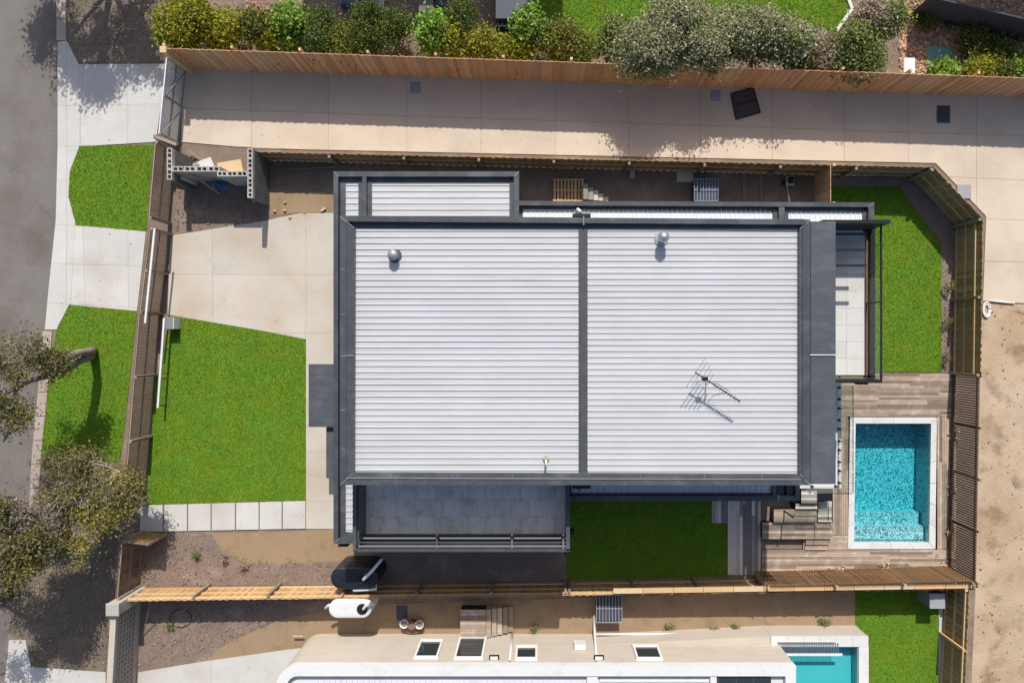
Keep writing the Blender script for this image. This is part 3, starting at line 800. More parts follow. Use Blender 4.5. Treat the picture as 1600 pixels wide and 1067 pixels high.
# main roof: two fields of ribbed sheets, box gutter between, capping all round
ribbed(house, PX(553,ZMR), PX(904,ZMR), PY(739,ZMR), PY(356,ZMR), ZMR, 'x', .188)
ribbed(house, PX(918,ZMR), PX(1249,ZMR), PY(740,ZMR), PY(356,ZMR), ZMR, 'x', .188)
obj('roof_deck', MB().box(XW+.1,YS+.1,ZMR-.05,XE-.1,YN-.1,ZMR-.02), M['char'], house)
obj('roof_spine', pbox(904.3,357,917.7,741,ZMR+.05,ZMR-.03), M['char'], house)
def cap(pts, zt, zb, name='capping', m='cap_light'):
    return obj(name, MB().prism([tuple(P(a,b,zt)[:2]) for a, b in pts], zb, zt), M[m], house)
# west: two folded strips with a thin joint
cap([(531,338),(541,346),(540,750),(531,757)], ZM, 5.05)
cap([(541.3,346.3),(554,357),(553,741),(540.3,750)], ZM-.03, ZMR-.04)
# north
cap([(531,337),(1266,343),(1254,351),(541.3,346)], ZM, 5.0)
cap([(541.6,346.6),(1254,351.6),(1249,358),(554.3,357)], ZMR+.012, ZMR-.04)
# south
cap([(531,757.5),(540,750.3),(1254,753),(1266,758)], ZM, 5.05)
cap([(540.3,749.7),(553,738.5),(1249,741),(1254,752.5)], ZM-.04, ZMR-.04)
# east
cap([(1266,343.5),(1266,757.5),(1254.3,752.5),(1254.3,351.5)], ZM, 5.05)
cap([(1254,352),(1254,752.2),(1249.3,740.5),(1249.3,358)], ZM-.03, ZMR-.04)
for yy in (556,):                                            # lapped sheet joints in the capping
    obj('joint_cover', pbox(531.5,yy-.8,553,yy+.8,ZM+.006,ZM-.02), M['steel'], house)
    obj('joint_cover', pbox(1251,yy-2,1306,yy-.4,ZM-.10,ZM-.16), M['roof2'], house)
obj('joint_cover', pbox(911,337.5,913,352,ZM+.006,ZM-.02), M['steel'], house)
for a, b in (((531.5,337.8),(554,357)),((531.5,757),(553,739)),((1265.5,343.8),(1249.5,357.5)),((1265.5,757.2),(1250,741))):
    obj('mitre_joint', MB().beam(P(*a,ZM+.003),P(*b,ZM-.02),.022,.012), M['steel'], house)
for a, b in (((521.5,268.5),(528.5,276)),((810.5,268.5),(803.5,276)),((521.5,848.5),(530.5,840.5)),((1365.5,317),(1357.5,323.5))):
    obj('mitre_joint', MB().beam(P(*a,ZL+.004),P(*b,ZL+.004),.02,.010), M['steel'], house)
for px in (620,700,790,1010,1090,1180):
    obj('joint_cover', pbox(px,338.2+(px-531)*.008,px+1.6,345+(px-531)*.007,ZM+.005,ZM-.02), M['cap_light'], house)
for px in (610,705,800,1000,1100,1190):
    obj('joint_cover', pbox(px,741.5,px+1.4,749,ZM-.034,ZM-.06), M['steel'], house)
for py in (420,490,640,700):
    obj('joint_cover', pbox(532,py,540,py+1.4,ZM+.005,ZM-.02), M['steel'], house)
# raised seam along the south capping
obj('seam', MB().beam(P(541,746.5,ZM-.025),P(1252,749,ZM-.025),.03,.022), M['galv'], house)
# east canopy strip
obj('canopy', pbox(1266.6,346,1306,756,ZM-.14,ZM-.34), M['char_flat'], house)
# low roof, north-west block
ribbed(house, PX(540,ZLR), PX(560,ZLR), PY(343,ZLR)-.4, PY(285,ZLR), ZLR, 'x', .21)
ribbed(house, PX(581,ZLR), PX(796,ZLR), PY(343,ZLR)-.4, PY(285,ZLR), ZLR, 'x', .21)
obj('roof_deck', MB().box(lxw+.1, YN, 3.02, lx1-.1, lyn1-.1, ZLR-.02), M['char'], house)
cap([(521,268),(811,268),(811,276),(521,276)], ZL, 2.7)
cap([(521,276.3),(528.3,276.3),(528.3,849),(521,849)], ZL, 2.7)
cap([(528.6,284),(531.2,284),(531.2,845),(528.6,845)], ZL-.12, 2.7, 'shade_strip', 'black')  # black strip colours in the shadow of the recess behind the low capping
cap([(531.5,284),(540,284),(540,845),(531.5,845)], ZLR+.03, ZLR-.06)
cap([(528.6,276.5),(797,276.5),(797,283.7),(528.6,283.7)], ZLR+.025, ZLR-.06)
cap([(803,276.3),(811,276.3),(811,340),(803,340)], ZL, 2.7)
cap([(796.5,285),(802.7,277),(802.7,340),(796.5,340)], ZLR+.04, ZLR-.06)
cap([(566,276.3),(572.5,276.3),(572.5,340),(566,340)], ZL, ZLR-.05)
cap([(560,285),(565.8,278),(565.8,340),(560,340)], ZLR+.04, ZLR-.06)
cap([(572.8,278),(581,285),(581,340),(572.8,340)], ZLR+.04, ZLR-.06)
# low roof, north strip
obj('roof_deck', MB().box(lx1-.1, YN, 3.02, lxe-.2, lyn2-.1, ZLR-.04), M['char'], house)
ribbed(house, PX(817,ZLR), PX(1207,ZLR), PY(343,ZLR)-.4, PY(327,ZLR), ZLR, 'y', .17, 5, 'roof2', .02)
ribbed(house, PX(1232,ZLR), PX(1348,ZLR), 3.62, PY(330,ZLR), ZLR, 'y', .17, 5, 'roof2', .02)
cap([(811.3,314),(1366,316.5),(1366,323.5),(811.3,321)], ZL, 2.7)
cap([(811.5,321.3),(1350,323.8),(1350,331),(811.5,327)], ZLR+.02, ZLR-.06)
cap([(1217,323.7),(1226,323.7),(1226,345),(1217,345)], ZL, ZLR-.05)
cap([(1208,328),(1216.7,328),(1216.7,345),(1208,345)], ZLR+.05, ZLR-.06)
cap([(1226.3,328),(1232,328),(1232,358),(1226.3,358)], ZLR+.05, ZLR-.06)
cap([(1357,323.8),(1366,323.8),(1366,358),(1357,358)], ZL, 2.7)
cap([(1348,331.3),(1356.7,325),(1356.7,358),(1348,358)], ZLR+.05, ZLR-.06)
# low roof, south-west strip
ribbed(house, PX(537.5,ZLR), PX(551,ZLR), PY(831,ZLR), PY(750,ZLR)+.5, ZLR, 'x', .21)
cap([(531,840),(551.5,831),(551.5,849),(521,849.3)], ZL+.002, 2.7)
obj('wall', MB().box(lxw+.06,-6.85,2.692,PX(551,ZLR),YS+.018,ZLR-.03), M['char_wall'], house)
obj('light_fitting', pbox(528,849.6,543,854,2.5,2.2), M['black'], house)
# low roof, south strip over the side lawn (in the shade of the main roof)
ribbed(house, PX(893,3.0), PX(1206,3.0), PY(770,3.0), YS+.02, 3.0, 'y', .21, 4, 'roof2', .03)
obj('wall', MB().box(PX(890,3.2), PY(781,3.2), 0, PX(1250,3.2), -4.2, 2.96), M['char_wall'], house)
cap([(889,774.5),(1250,774.5),(1250,782.5),(889,782.5)], 3.2, 2.6)
cap([(893,770),(1206,770),(1206,774.2),(893,774.2)], 3.03, 2.9)
cap([(1243,756),(1250,756),(1250,774.2),(1243,774.2)], 3.2, 2.6)
cap([(1206.5,758),(1213,758),(1213,774.2),(1206.5,774.2)], 3.12, 2.6)
for a, b in ((1214,1226),(1228,1242)):
    s = obj('roof_window', pbox(a,757,b,774,3.06,2.9), M['black'], house)
    obj('pane', pbox(a+1.5,759,b-1.5,772.5,3.075,3.062), M['winglass'], s)
# rainwater heads and overflow pipes
for (px, py, z, pxx, pyy) in ((909,336.5,ZM-.25,903,327.5), (909,760.5,3.5,906,766)):
    g = obj('rain_head', pbox(px-14,py-3,px+14,py+3,z,z-.25), M['black'], house)
    obj('downpipe', MB().tube([P(pxx,pyy,z-.5)+Vector((0,0,-1.6)),P(pxx,pyy,z-.5),P(pxx+4,pyy+(4 if py < 500 else -3),z-.35)], .055, 10), M['white'], g, smooth=True)
# west entrance canopy and lower dark strip
obj('entrance_canopy', pbox(482,569,521.5,667,2.9,2.7), M['char_flat'], house)
obj('entrance_strip', pbox(509.5,667.6,521,747,2.7,2.45), M['char_flat'], house)

# south balcony
ZB = 3.0
by0, by1 = PY(834,ZB), YS+.05
bx0, bx1 = PX(570,ZB), PX(884,ZB)
bal = obj('balcony_floor', MB().box(PX(553,ZB), by0-.25, 2.7, PX(888,ZB), by1, ZB-.03), M['black'], house, origin=(bx0,by0,ZB))
tw = .60; y = by0; row = 0
while y < by1-.05:
    x = bx0 - (tw/2 if row % 2 else 0)
    yt = min(y+tw, by1)
    while x < bx1-.02:
        xa, xb = max(x,bx0), min(x+tw,bx1)
        if xb-xa > .05:
            obj('tile', MB().box(xa+.003,y+.003,ZB-.025,xb-.003,yt-.003,ZB+R.uniform(-.001,.001)), M['slate'], bal, (xa,y,ZB))
        x += tw
    y = yt; row += 1
# solid parapet at the west end, slim one at the east end
cap([(551.5,757.8),(556.5,757.8),(556.5,858),(551.5,862)], 4.05, 2.6, 'balcony_parapet')
cap([(557.5,762),(561,762),(561,850),(557.5,854)], 3.9, 2.7, 'balcony_parapet')
cap([(884.5,757.8),(890.5,757.8),(890.5,860),(884.5,860)], 4.05, 2.6, 'balcony_parapet')
rb = obj('balustrade', MB().box(PX(557,4.05),PY(862,4.05),2.62,PX(890,4.05),PY(857.5,4.05),4.05), M['char'], house, origin=P(557,860,3))
for py, z, w in ((853,3.98,.05),(847,3.86,.05),(840.5,3.74,.05),(836,3.5,.04)):
    obj('rail', MB().beam(P(560,py,z),P(884,py,z),w,.04), M['steel' if py in (853,840.5) else 'char'], rb)
for px in (562,683,800,880):
    obj('stanchion', MB().beam(P(px,858,3.99),P(px,834,3.7),.05,.09), M['black'], rb)
    obj('clamp', MB().box(PX(px,4)-.06,PY(842,4)-.05,3.76,PX(px,4)+.06,PY(842,4)+.05,3.84), M['black'], rb)
obj('wall_light', pbox(890.8,828,897,836,3.0,2.75), M['black'], house)
# post and screen below the balcony's east end
obj('downpipe', MB().tube([P(884,868,2.5)+Vector((0,0,-2.4)),P(884,868,2.5)],.045,10), M['char'], house, smooth=True)

# east balcony
ex0, ex1 = XE-.02, PX(1357,ZB); ey0, ey1 = PY(586,ZB), PY(362,ZB)
ebf = obj('balcony_floor', MB().box(ex0,ey0-.05,2.79,ex1+.1,ey1+.1,ZB-.03), M['char'], house, origin=(ex0,ey0,ZB))
y = ey0
while y < ey1-.05:
    yt = min(y+.58, ey1)
    for xa, xb in ((ex0, PX(1323,ZB)-1.2), (PX(1323,ZB)-1.2, PX(1323,ZB)-.6), (PX(1323,ZB)-.6,PX(1323,ZB)), (PX(1323,ZB),PX(1352,ZB))):
        obj('tile', MB().box(xa+.003,y+.003,ZB-.025,xb-.003,yt-.003,ZB+R.uniform(-.001,.001)), M['bal_tile'], ebf, (xa,y,ZB))
    y = yt
obj('gutter_edge', MB().box(PX(1352,ZB)+.002,ey0,ZB-.06,PX(1357,ZB),ey1,ZB-.02), M['rust'], ebf)
gb = obj('balustrade', MB().box(PX(1357,ZB)+.002,ey0-.1,2.6,PX(1364,ZB),ey1+.1,ZB+.16), M['black'], house, origin=(ex1,ey0,ZB))
gx = PX(1377,4.0)
for a, b in ((ey0-.05,ey0+(ey1-ey0)*.5-.03),(ey0+(ey1-ey0)*.5+.03,ey1+.05)):
    obj('glass_panel', MB().box(gx-.012,a,ZB+.05,gx,b,3.96), M['glass'], gb)
obj('top_rail', MB().box(gx-.03,ey0-.1,3.965,gx+.03,ey1+.1,4.01), M['black'], gb)
obj('mid_stile', MB().beam((gx-.005,(ey0+ey1)/2,ZB+.02),(gx-.005,(ey0+ey1)/2,3.96),.05,.05), M['black'], gb)
obj('end_rail', MB().box(XE+.96,ey0-.2,3.2,gx+.03,ey0-.102,4.0), M['black'], gb)
obj('glass_panel', MB().box(XE+.96,ey0-.09,ZB+.01,gx-.04,ey0-.08,3.9), M['glass'], gb)
# privacy screen at the north end
scn = obj('privacy_screen', MB().box(XE+.9,ey1+.02,2.8,PX(1390,4.5),ey1+.14,4.55), M['black'], house, origin=(ex1,ey1,ZB))
for i in range(3):
    obj('screen_beam', MB().box(XE+.95,ey1-.3-i*.52,4.10,PX(1353,4.1),ey1-.22-i*.52,4.16), M['black'], scn)
obj('drain_box', pbox(1341,594.5,1357,601,2.7,2.4), M['black'], house)

# roof fittings, each its own thing standing on the roof
c = P(617,400,ZMR)
t = thing('roof_vent', 'dark grey round cowl vent on the left half of the roof', 'roof vent', c)
obj('flashing', MB().lathe([(.22,.0),(.20,.04),(.12,.045)], c, 20), M['char'], t, smooth=False)
obj('pipe', MB().lathe([(.10,.046),(.10,.22)], c, 18), M['char'], t, smooth=True)
obj('cowl', MB().lathe([(.15,.221),(.165,.25),(.165,.30),(.12,.36),(.02,.375)], c, 20), M['steel'], t, smooth=True)
c = P(1033,374,ZMR)
t = thing('roof_vent', 'silver metal flue cowl near the top edge of the roof', 'roof vent', c)
obj('flashing', MB().lathe([(.22,.0),(.20,.05),(.10,.055)], c, 20), M['galv'], t)
obj('flue', MB().lathe([(.095,.056),(.095,.42)], c, 18), M['galv'], t, smooth=True)
obj('cowl', MB().lathe([(.15,.30),(.165,.34),(.165,.50),(.13,.56),(.06,.60),(.02,.61)], c, 20), M['galv'], t, smooth=True)
c = P(853,718,ZMR)
t = thing('vent_pipe', 'small white bent pipe rising from the roof near its lower edge', 'pipe', c)
obj('collar', MB().lathe([(.11,.0),(.09,.035),(.05,.05)], c, 18), M['rail_grey'], t)
obj('pipe', MB().tube([c+Vector((0,0,.05)),c+Vector((0,0,.3)),c+Vector((.0,-.02,.36)),c+Vector((.01,-.12,.38))],.035,10), M['white'], t, smooth=True)
# television antenna
base = P(1103,596,ZMR)
t = thing('tv_antenna', 'television antenna on a short mast on the right half of the roof', 'antenna', base)
top = base+Vector((0,0,.72))
obj('mast', MB().tube([base,top],.018,8), M['steel'], t)
a, b = P(1086,560,ZMR+.66), P(1157,606,ZMR+.66)
mid = Vector((base.x, base.y, a.z)); dd = (b-a).normalized(); l = (b-a).length
a = mid-dd*(l*.36); b = mid+dd*(l*.64)
obj('boom', MB().beam(a, b, .035, .03), M['black'], t)
pn = Vector((-dd.y, dd.x, 0))
for i, (u, w) in enumerate(((.02,.52),(.09,.46),(.17,.44),(.24,.36),(.31,.30),(.44,.11),(.50,.11),(.56,.10),(.62,.10),(.68,.10),(.74,.09),(.80,.09),(.86,.09),(.92,.08),(.98,.08))):
    q = a.lerp(b, u); obj('element', MB().beam(q-pn*w, q+pn*w, .017, .017), M['steel'], t)
q = a.lerp(b,.22); obj('dipole_box', MB().bevbox(q.x-.09,q.y-.06,q.z-.03,q.x+.09,q.y+.06,q.z+.05,.015), M['black'], t)
obj('cable', MB().tube([top,top+Vector((.25,-.05,-.35)),base+Vector((.7,-.28,.05))],.008,6), M['black'], t)

# ------------------------------------------------------------------ pool deck, pool, steps
def boards(parent, x0, x1, y0, y1, z, axis='x', w=.092, m='deck', thick=.025, maxlen=3.0):
    x0, x1 = min(x0,x1), max(x0,x1); y0, y1 = min(y0,y1), max(y0,y1)
    lo, hi, s0, s1 = (y0,y1,x0,x1) if axis == 'x' else (x0,x1,y0,y1)
    n = max(1, round((hi-lo)/w)); w = (hi-lo)/n
    me = unit('board', M[m])
    for i in range(n):
        c = lo+(i+.5)*w; s = s0
        while s < s1-.01:
            l = R.uniform(.45,1.0)*maxlen
            e = min(s+l, s1)
            if s1-e < .4: e = s1
            mid = (s+e)/2
            loc = (mid, c, z-thick+R.uniform(-.0015,.0015)) if axis == 'x' else (c, mid, z-thick+R.uniform(-.0015,.0015))
            piece('board', me, parent, loc, 0, (e-s-.004, w-.009, thick) if axis == 'x' else (w-.009, e-s-.004, thick))
            s = e
ZD = .10
pdk = thing('pool_deck', 'weathered timber deck of narrow boards around the swimming pool', 'deck', P(1328,590))
obj('joists', MB().box(PX(1190,ZD),PY(898,ZD),.002,PX(1300,ZD)-.02,PY(858.5,ZD),ZD-.04).box(PX(1327,ZD),PY(584,ZD),.002,PX(1495,ZD),PY(650,ZD),ZD-.04)
    .box(PX(1465,ZD),PY(650,ZD)-.02,.002,PX(1494,ZD),PY(898,ZD),ZD-.04).box(PX(1300,ZD),PY(898,ZD),.002,PX(1464.5,ZD),PY(858.5,ZD),ZD-.04), M['black'], pdk)
boards(pdk, PX(1313,ZD), PX(1495,ZD), PY(650.5,ZD), PY(584,ZD), ZD)
boards(pdk, PX(1464.5,ZD), PX(1494,ZD), PY(858,ZD), PY(651,ZD), ZD, 'y', maxlen=4)
boards(pdk, PX(1190,ZD), PX(1493,ZD), PY(899,ZD), PY(858.5,ZD), ZD)
boards(pdk, PX(1301,ZD), PX(1325,ZD), PY(836,ZD), PY(651,ZD), ZD, 'y', maxlen=4)
boards(pdk, PX(1255,ZD), PX(1325,ZD), PY(858,ZD), PY(836.5,ZD), ZD)
sdk = thing('side_deck', 'grey timber deck of upright boards beside the shaded lawn', 'deck', P(1137,890))
boards(sdk, PX(1137,.06), PX(1189,.06), PY(898,.06), PY(770,.06), .06, 'y', m='deck_grey', maxlen=5, w=.12)
boards(sdk, PX(1112,.06), PX(1136.5,.06), PY(817,.06), PY(770,.06), .06, 'y', m='deck_grey', maxlen=5, w=.12)
# pool shell
def quadring(name, outer, inner, z, zb, m, parent, origin, nseg=(4,6,4,6), pname='coping_stone'):
    """coping: four sides each cut into stones"""
    O = [P(a,b,z) for a, b in outer]; I = [P(a,b,z) for a, b in inner]
    for s in range(4):
        o0,o1,i0,i1 = O[s],O[(s+1)%4],I[s],I[(s+1)%4]
        for k in range(nseg[s]):
            u, v = k/nseg[s], (k+1)/nseg[s]; g = .0015
            q = [o0.lerp(o1,u+g),o0.lerp(o1,v-g),i0.lerp(i1,v-g),i0.lerp(i1,u+g)]
            obj(pname, MB().prism([tuple(p[:2]) for p in q], zb, z+R.uniform(-.001,.001)), m, parent, (q[0].x,q[0].y,z))
pool = thing('swimming_pool', 'rectangular blue mosaic swimming pool with pale stone coping', 'swimming pool', P(1395,755))
PO = [(1328.5,652),(1464,652),(1461.5,857.5),(1325,857.5)]
PI = [(1337,661.5),(1455,661.5),(1452,848),(1334.5,848)]
quadring('coping', PO, PI, .13, .03, M['stone'], pool, None)
I0 = [P(a,b,.13) for a, b in PI]
dep = -.95
def ringwall(mb, pts, z0, z1):
    for i in range(4):
        p, q = pts[i], pts[(i+1)%4]
        mb.add([(p.x,p.y,z0),(q.x,q.y,z0),(q.x,q.y,z1),(p.x,p.y,z1)], [(0,1,2,3)])
mb = MB(); ringwall(mb, I0, dep, .028)
mb.add([(p.x,p.y,dep) for p in I0], [(0,1,2,3)])
obj('shell', mb, M['mosaic'], pool)
def fr(u0,u1,v0,v1,z0,z1):
    def at(u,v): return I0[0].lerp(I0[1],u).lerp(I0[3].lerp(I0[2],u),v)
    return MB().prism([tuple(at(u,v)[:2]) for u, v in ((u0,v0),(u1,v0),(u1,v1),(u0,v1))], z0, z1)
obj('step', fr(.004,.975,.775,.995,dep+.003,-.52), M['mosaic'], pool)
obj('step', fr(.006,.985,.88,.993,-.519,-.22), M['mosaic'], pool)
c = I0[0].lerp(I0[1],.32)
obj('pool_light', MB().lathe([(.10,0),(.10,.03),(.02,.04)], (c.x+.0,c.y-.30,dep+.002), 20), M['frame_white'], pool)
ct = (I0[0]+I0[1]+I0[2]+I0[3])/4
wq = [(p.x+(ct.x-p.x)*.0012, p.y+(ct.y-p.y)*.0012) for p in I0]
obj('water', MB().prism(wq, dep+.001, -.03), M['water'], pool)
# white tiled terrace behind the pool fence
ZT = .85
tr = thing('terrace', 'white stone terrace ledge under the house canopy above the pool', 'terrace', P(1280,760))
tx0, tx1, ty0, ty1 = XE-.5, PX(1327,ZT), PY(763,ZT), PY(596,ZT)
obj('base', MB().box(tx0,ty0+.02,0,PX(1314,ZT),ty1,ZT-.035), M['char_wall'], tr)
n = 7
for i in range(n):
    ya, yb = ty0+(ty1-ty0)*i/n, ty0+(ty1-ty0)*(i+1)/n
    for xa, xb in ((tx0,tx0+1.0),(tx0+1.0,tx0+2.0),(tx0+2.0,PX(1314,ZT)+.02)):
        obj('tile', MB().box(xa+.003,ya+.003,ZT-.034,xb-.003,yb-.003,ZT), M['stone'], tr, (xa,ya,ZT))
pf = thing('glass_fence', 'frameless glass pool fence on black spigots beside the terrace', 'fence', P(1312,680))
gx = PX(1312,ZT); gy0 = ty0+.06; gy1 = ty1-.05
n = 5
for i in range(n):
    a, b = gy0+(gy1-gy0)*i/n+.02, gy0+(gy1-gy0)*(i+1)/n-.02
    obj('glass_panel', MB().box(gx-.006,a,ZT+.06,gx+.006,b,ZT+1.1), M['glass'], pf)
    obj('edge_trim', MB().box(gx-.012,a,ZT+1.1005,gx+.012,b,ZT+1.115), M['black'], pf)
    for u in (.2,.8):
        yy = a+(b-a)*u
        obj('spigot', MB().lathe([(.05,0),(.05,.02),(.03,.03),(.03,.16),(.02,.17)], (gx-.035,yy,ZT+.0005), 12), M['black'], pf)
a, b = PX(1262,ZT+.5), gx-.03
obj('glass_panel', MB().box(a,gy0-.006,ZT+.06,b,gy0+.006,ZT+1.1), M['glass'], pf)
obj('edge_trim', MB().box(a,gy0-.012,ZT+1.1005,b,gy0+.012,ZT+1.115), M['black'], pf)
for u in (.25,.9):
    obj('spigot', MB().lathe([(.05,0),(.05,.02),(.03,.03),(.03,.16),(.02,.17)], (a+(b-a)*u,gy0+.035,ZT+.0005), 12), M['black'], pf)
# timber steps down from the terrace
st = thing('timber_steps', 'stack of weathered timber steps between terrace, deck and pool', 'steps', P(1240,850))
def step(x0,y0,x1,y1,z,ax='x',m='deck'):
    X0,X1,Y0,Y1 = PX(x0,z),PX(x1,z),PY(y1,z),PY(y0,z)
    obj('riser', MB().box(X0+.01,Y0+.01,.003,X1-.01,Y1-.004,z-.03), M['black'], st, (X0,Y0,0))
    boards(st, X0, X1, Y0, Y1, z, ax, .1, m, maxlen=3)
step(1252,764,1277,786,.72,m='deck_grey')
step(1243,786.5,1277,795,.56,m='deck_grey')
step(1209,795.5,1277,815.5,.46)
step(1278,783,1300,815.5,.40,m='deck_grey')
step(1191,816,1301,842,.30)
step(1259,842.5,1296,851,.22)
step(1258,851.5,1292,859,.16)
obj('black_box', MB().bevbox(PX(1278,.8),PY(782,.8),.01,PX(1300,.8),PY(765,.8),.8,.02), M['black'], st)
sg2 = thing('glass_fence', 'small glass panel with black edge beside the timber steps', 'fence', P(1290,800))
x = PX(1294,1.4); y0, y1 = PY(813,1.4), PY(784,1.4)
obj('glass_panel', MB().box(x-.006,y0,.45,x+.006,y1,1.4), M['glass'], sg2)
obj('edge_trim', MB().box(x-.012,y0,1.4005,x+.012,y1,1.415), M['black'], sg2)
obj('spigot', MB().lathe([(.04,0),(.04,.02),(.025,.03),(.025,.15)], (x-.03,y0+.15,.403), 12), M['black'], sg2)
t = thing('glass_gate', 'low glass gate edge on black posts at the foot of the house corner', 'gate', P(1245,805))
x0, x1, y = PX(1238,1.2), PX(1276,1.2), PY(806,1.2)
obj('glass_panel', MB().box(x0,y-.006,.52,x1,y+.006,1.2), M['glass'], t)
obj('edge_trim', MB().box(x0,y-.012,1.2005,x1,y+.012,1.215), M['black'], t)
obj('gate_post', MB().lathe([(.04,0),(.03,.03),(.03,.95)], (x0-.04,y,.463), 12), M['black'], t)

# ------------------------------------------------------------------ concrete block walls by the front fence
bm = MB()
bl, bw, bh = .39, .19, .19
def hollow(mb):                                               # block with two cores, long side on x, centred
    xs = [-bl/2,-bl/2+.04,-.02,.02,bl/2-.04,bl/2]; ys = [-bw/2,-bw/2+.035,bw/2-.035,bw/2]
    mb.box(xs[0],ys[0],0,xs[5],ys[1],bh); mb.box(xs[0],ys[2],0,xs[5],ys[3],bh)
    for a, b in ((0,1),(2,3),(4,5)): mb.box(xs[a],ys[1],0,xs[b],ys[2],bh)
    return mb
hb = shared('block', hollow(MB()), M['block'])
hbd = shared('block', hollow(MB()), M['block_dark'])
def blockwall(label, x0, y0, x1, y1, zt, me=hbd):
    a, b = Vector(W(x0,y0,zt)), Vector(W(x1,y1,zt)); L_ = (b-a).length; d = (b-a)/L_; ang = math.atan2(d.y,d.x)
    t = thing('block_wall', label, 'wall', (a.x,a.y,0), 'unfinished block walls')
    n = max(1, round(L_/.4)); nz = round(zt/.2)
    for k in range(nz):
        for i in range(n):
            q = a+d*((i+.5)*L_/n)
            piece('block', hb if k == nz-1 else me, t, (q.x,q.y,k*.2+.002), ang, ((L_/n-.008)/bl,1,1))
    return t
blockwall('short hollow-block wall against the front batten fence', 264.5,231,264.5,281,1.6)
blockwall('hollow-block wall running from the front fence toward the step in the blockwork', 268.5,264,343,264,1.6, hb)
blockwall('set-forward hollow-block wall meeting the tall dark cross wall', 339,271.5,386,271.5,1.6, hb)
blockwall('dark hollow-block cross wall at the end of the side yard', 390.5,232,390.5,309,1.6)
t = tag(obj('foam_block', MB().bevbox(PX(268,1.0),PY(280,1.0),.0,PX(288,1.0),PY(269,1.0),1.0,.02), M['foam'], origin=P(278,274)), 'pale rendered pier inside the block wall corner', 'pier')
t = thing('timber_plank', 'long thin timber plank leaning against the hollow-block wall', 'plank', P(343,304))
obj('plank', MB().beam(P(285,262,1.62), P(344,304,.08), .09, .035), M['rail_grey'], t)
t = thing('plastic_sheet', 'crumpled blue plastic sheet in the shade of the block wall', 'plastic sheet', P(342,288))
mb = MB(); n = 12
for i in range(n):
    for j in range(n):
        p = P(330+26*i/(n-1), 276+22*j/(n-1)); mb.v.append((p.x+R.uniform(-.04,.04),p.y+R.uniform(-.04,.04),.05+.28*R.random()*math.sin(math.pi*i/(n-1))*math.sin(math.pi*j/(n-1))))
mb.f = [(i*n+j,(i+1)*n+j,(i+1)*n+j+1,i*n+j+1) for i in range(n-1) for j in range(n-1)]
obj('sheet', mb, M['plastic_blue'], t)
for k, (px, py, w, l, a, lab) in enumerate(((310,246,.10,.9,-.6,'grey offcut board behind the block wall near the driveway'), (360,262,.5,.9,.2,'pale timber sheet lying behind the block wall'),
        (322,256,.35,.5,.4,'broken pale board on rubble behind the block wall'))):
    c = P(px,py,.15); t = tag(obj('offcut_board', MB().beam((-l/2,0,0),(l/2,0,0),w,.03), M['rail_grey' if k == 0 else 'pine' if k == 1 else 'foam'], origin=(0,0,0)), lab, 'board')
    t.location = c; t.rotation_euler = (.1*k,.12,a); WL[t.name] = c
def rubble(px, py, label, n=14, sp=.3, m='block'):
    mb = MB()
    for i in range(n):
        c = P(px,py)+Vector((R.gauss(0,sp),R.gauss(0,sp*.5),.03)); s = R.uniform(.04,.10)
        mb.lathe([(s*.6,-.03),(s,s*.3),(s*.5,s*.8)], c, 5)
    o = obj('rubble', mb, M[m], origin=P(px,py)); stuff(o); o['label'] = label
rubble(300,254,'loose broken rubble behind the block wall')
rubble(440,328,'few loose stones at the edge of the side yard', 6, .6, 'rail')

# breeze-block screen wall at the lower left
bw_ = thing('breeze_block_wall', 'cream breeze-block screen wall at the lower left boundary', 'wall', P(215,1000))
zt = 1.6; xa, xb = PX(177,zt), PX(169,zt); ya, yb = PY(960,zt), PY(1100,zt)
def bx(y): return xa+(xb-xa)*(y-ya)/(yb-ya)
brz = MB()
for (u0,u1,v0,v1) in ((0,.19,0,.03),(0,.19,.16,.19),(0,.03,.03,.16),(.16,.19,.03,.16),(.085,.105,.03,.16)):
    brz.box(-.05,u0,v0,.05,u1,v1)
bme = shared('breeze_block', brz, M['cream'])
ny = int((ya-yb)/.195)
for i in range(ny):
    yy = yb+.195*i
    for k in range(6): piece('breeze_block', bme, bw_, (bx(yy),yy,.25+k*.195), math.atan2(yb-ya,xb-xa)+math.pi/2)
obj('plinth', MB().prism([(xa-.09,ya),(xa+.09,ya),(xb+.09,yb),(xb-.09,yb)], 0, .248), M['cream'], bw_)
obj('coping', MB().prism([(xa-.11,ya),(xa+.11,ya),(xb+.11,yb),(xb-.11,yb)], 1.42, 1.6), M['cream'], bw_)
obj('backing', MB().prism([(xa-.075,ya),(xa-.052,ya),(xb-.052,yb),(xb-.075,yb)], .249, 1.419), M['block_dark'], bw_)
obj('pier', MB().bevbox(PX(167,1.75),PY(961,1.75)+.002,0,PX(186,1.75),PY(943,1.75),1.75,.02), M['cream'], bw_)
obj('pier_cap', MB().bevbox(PX(167,1.75)-.02,PY(961,1.75)-.02,1.752,PX(186,1.75)+.02,PY(943,1.75)+.02,1.81,.02), M['block'], bw_)

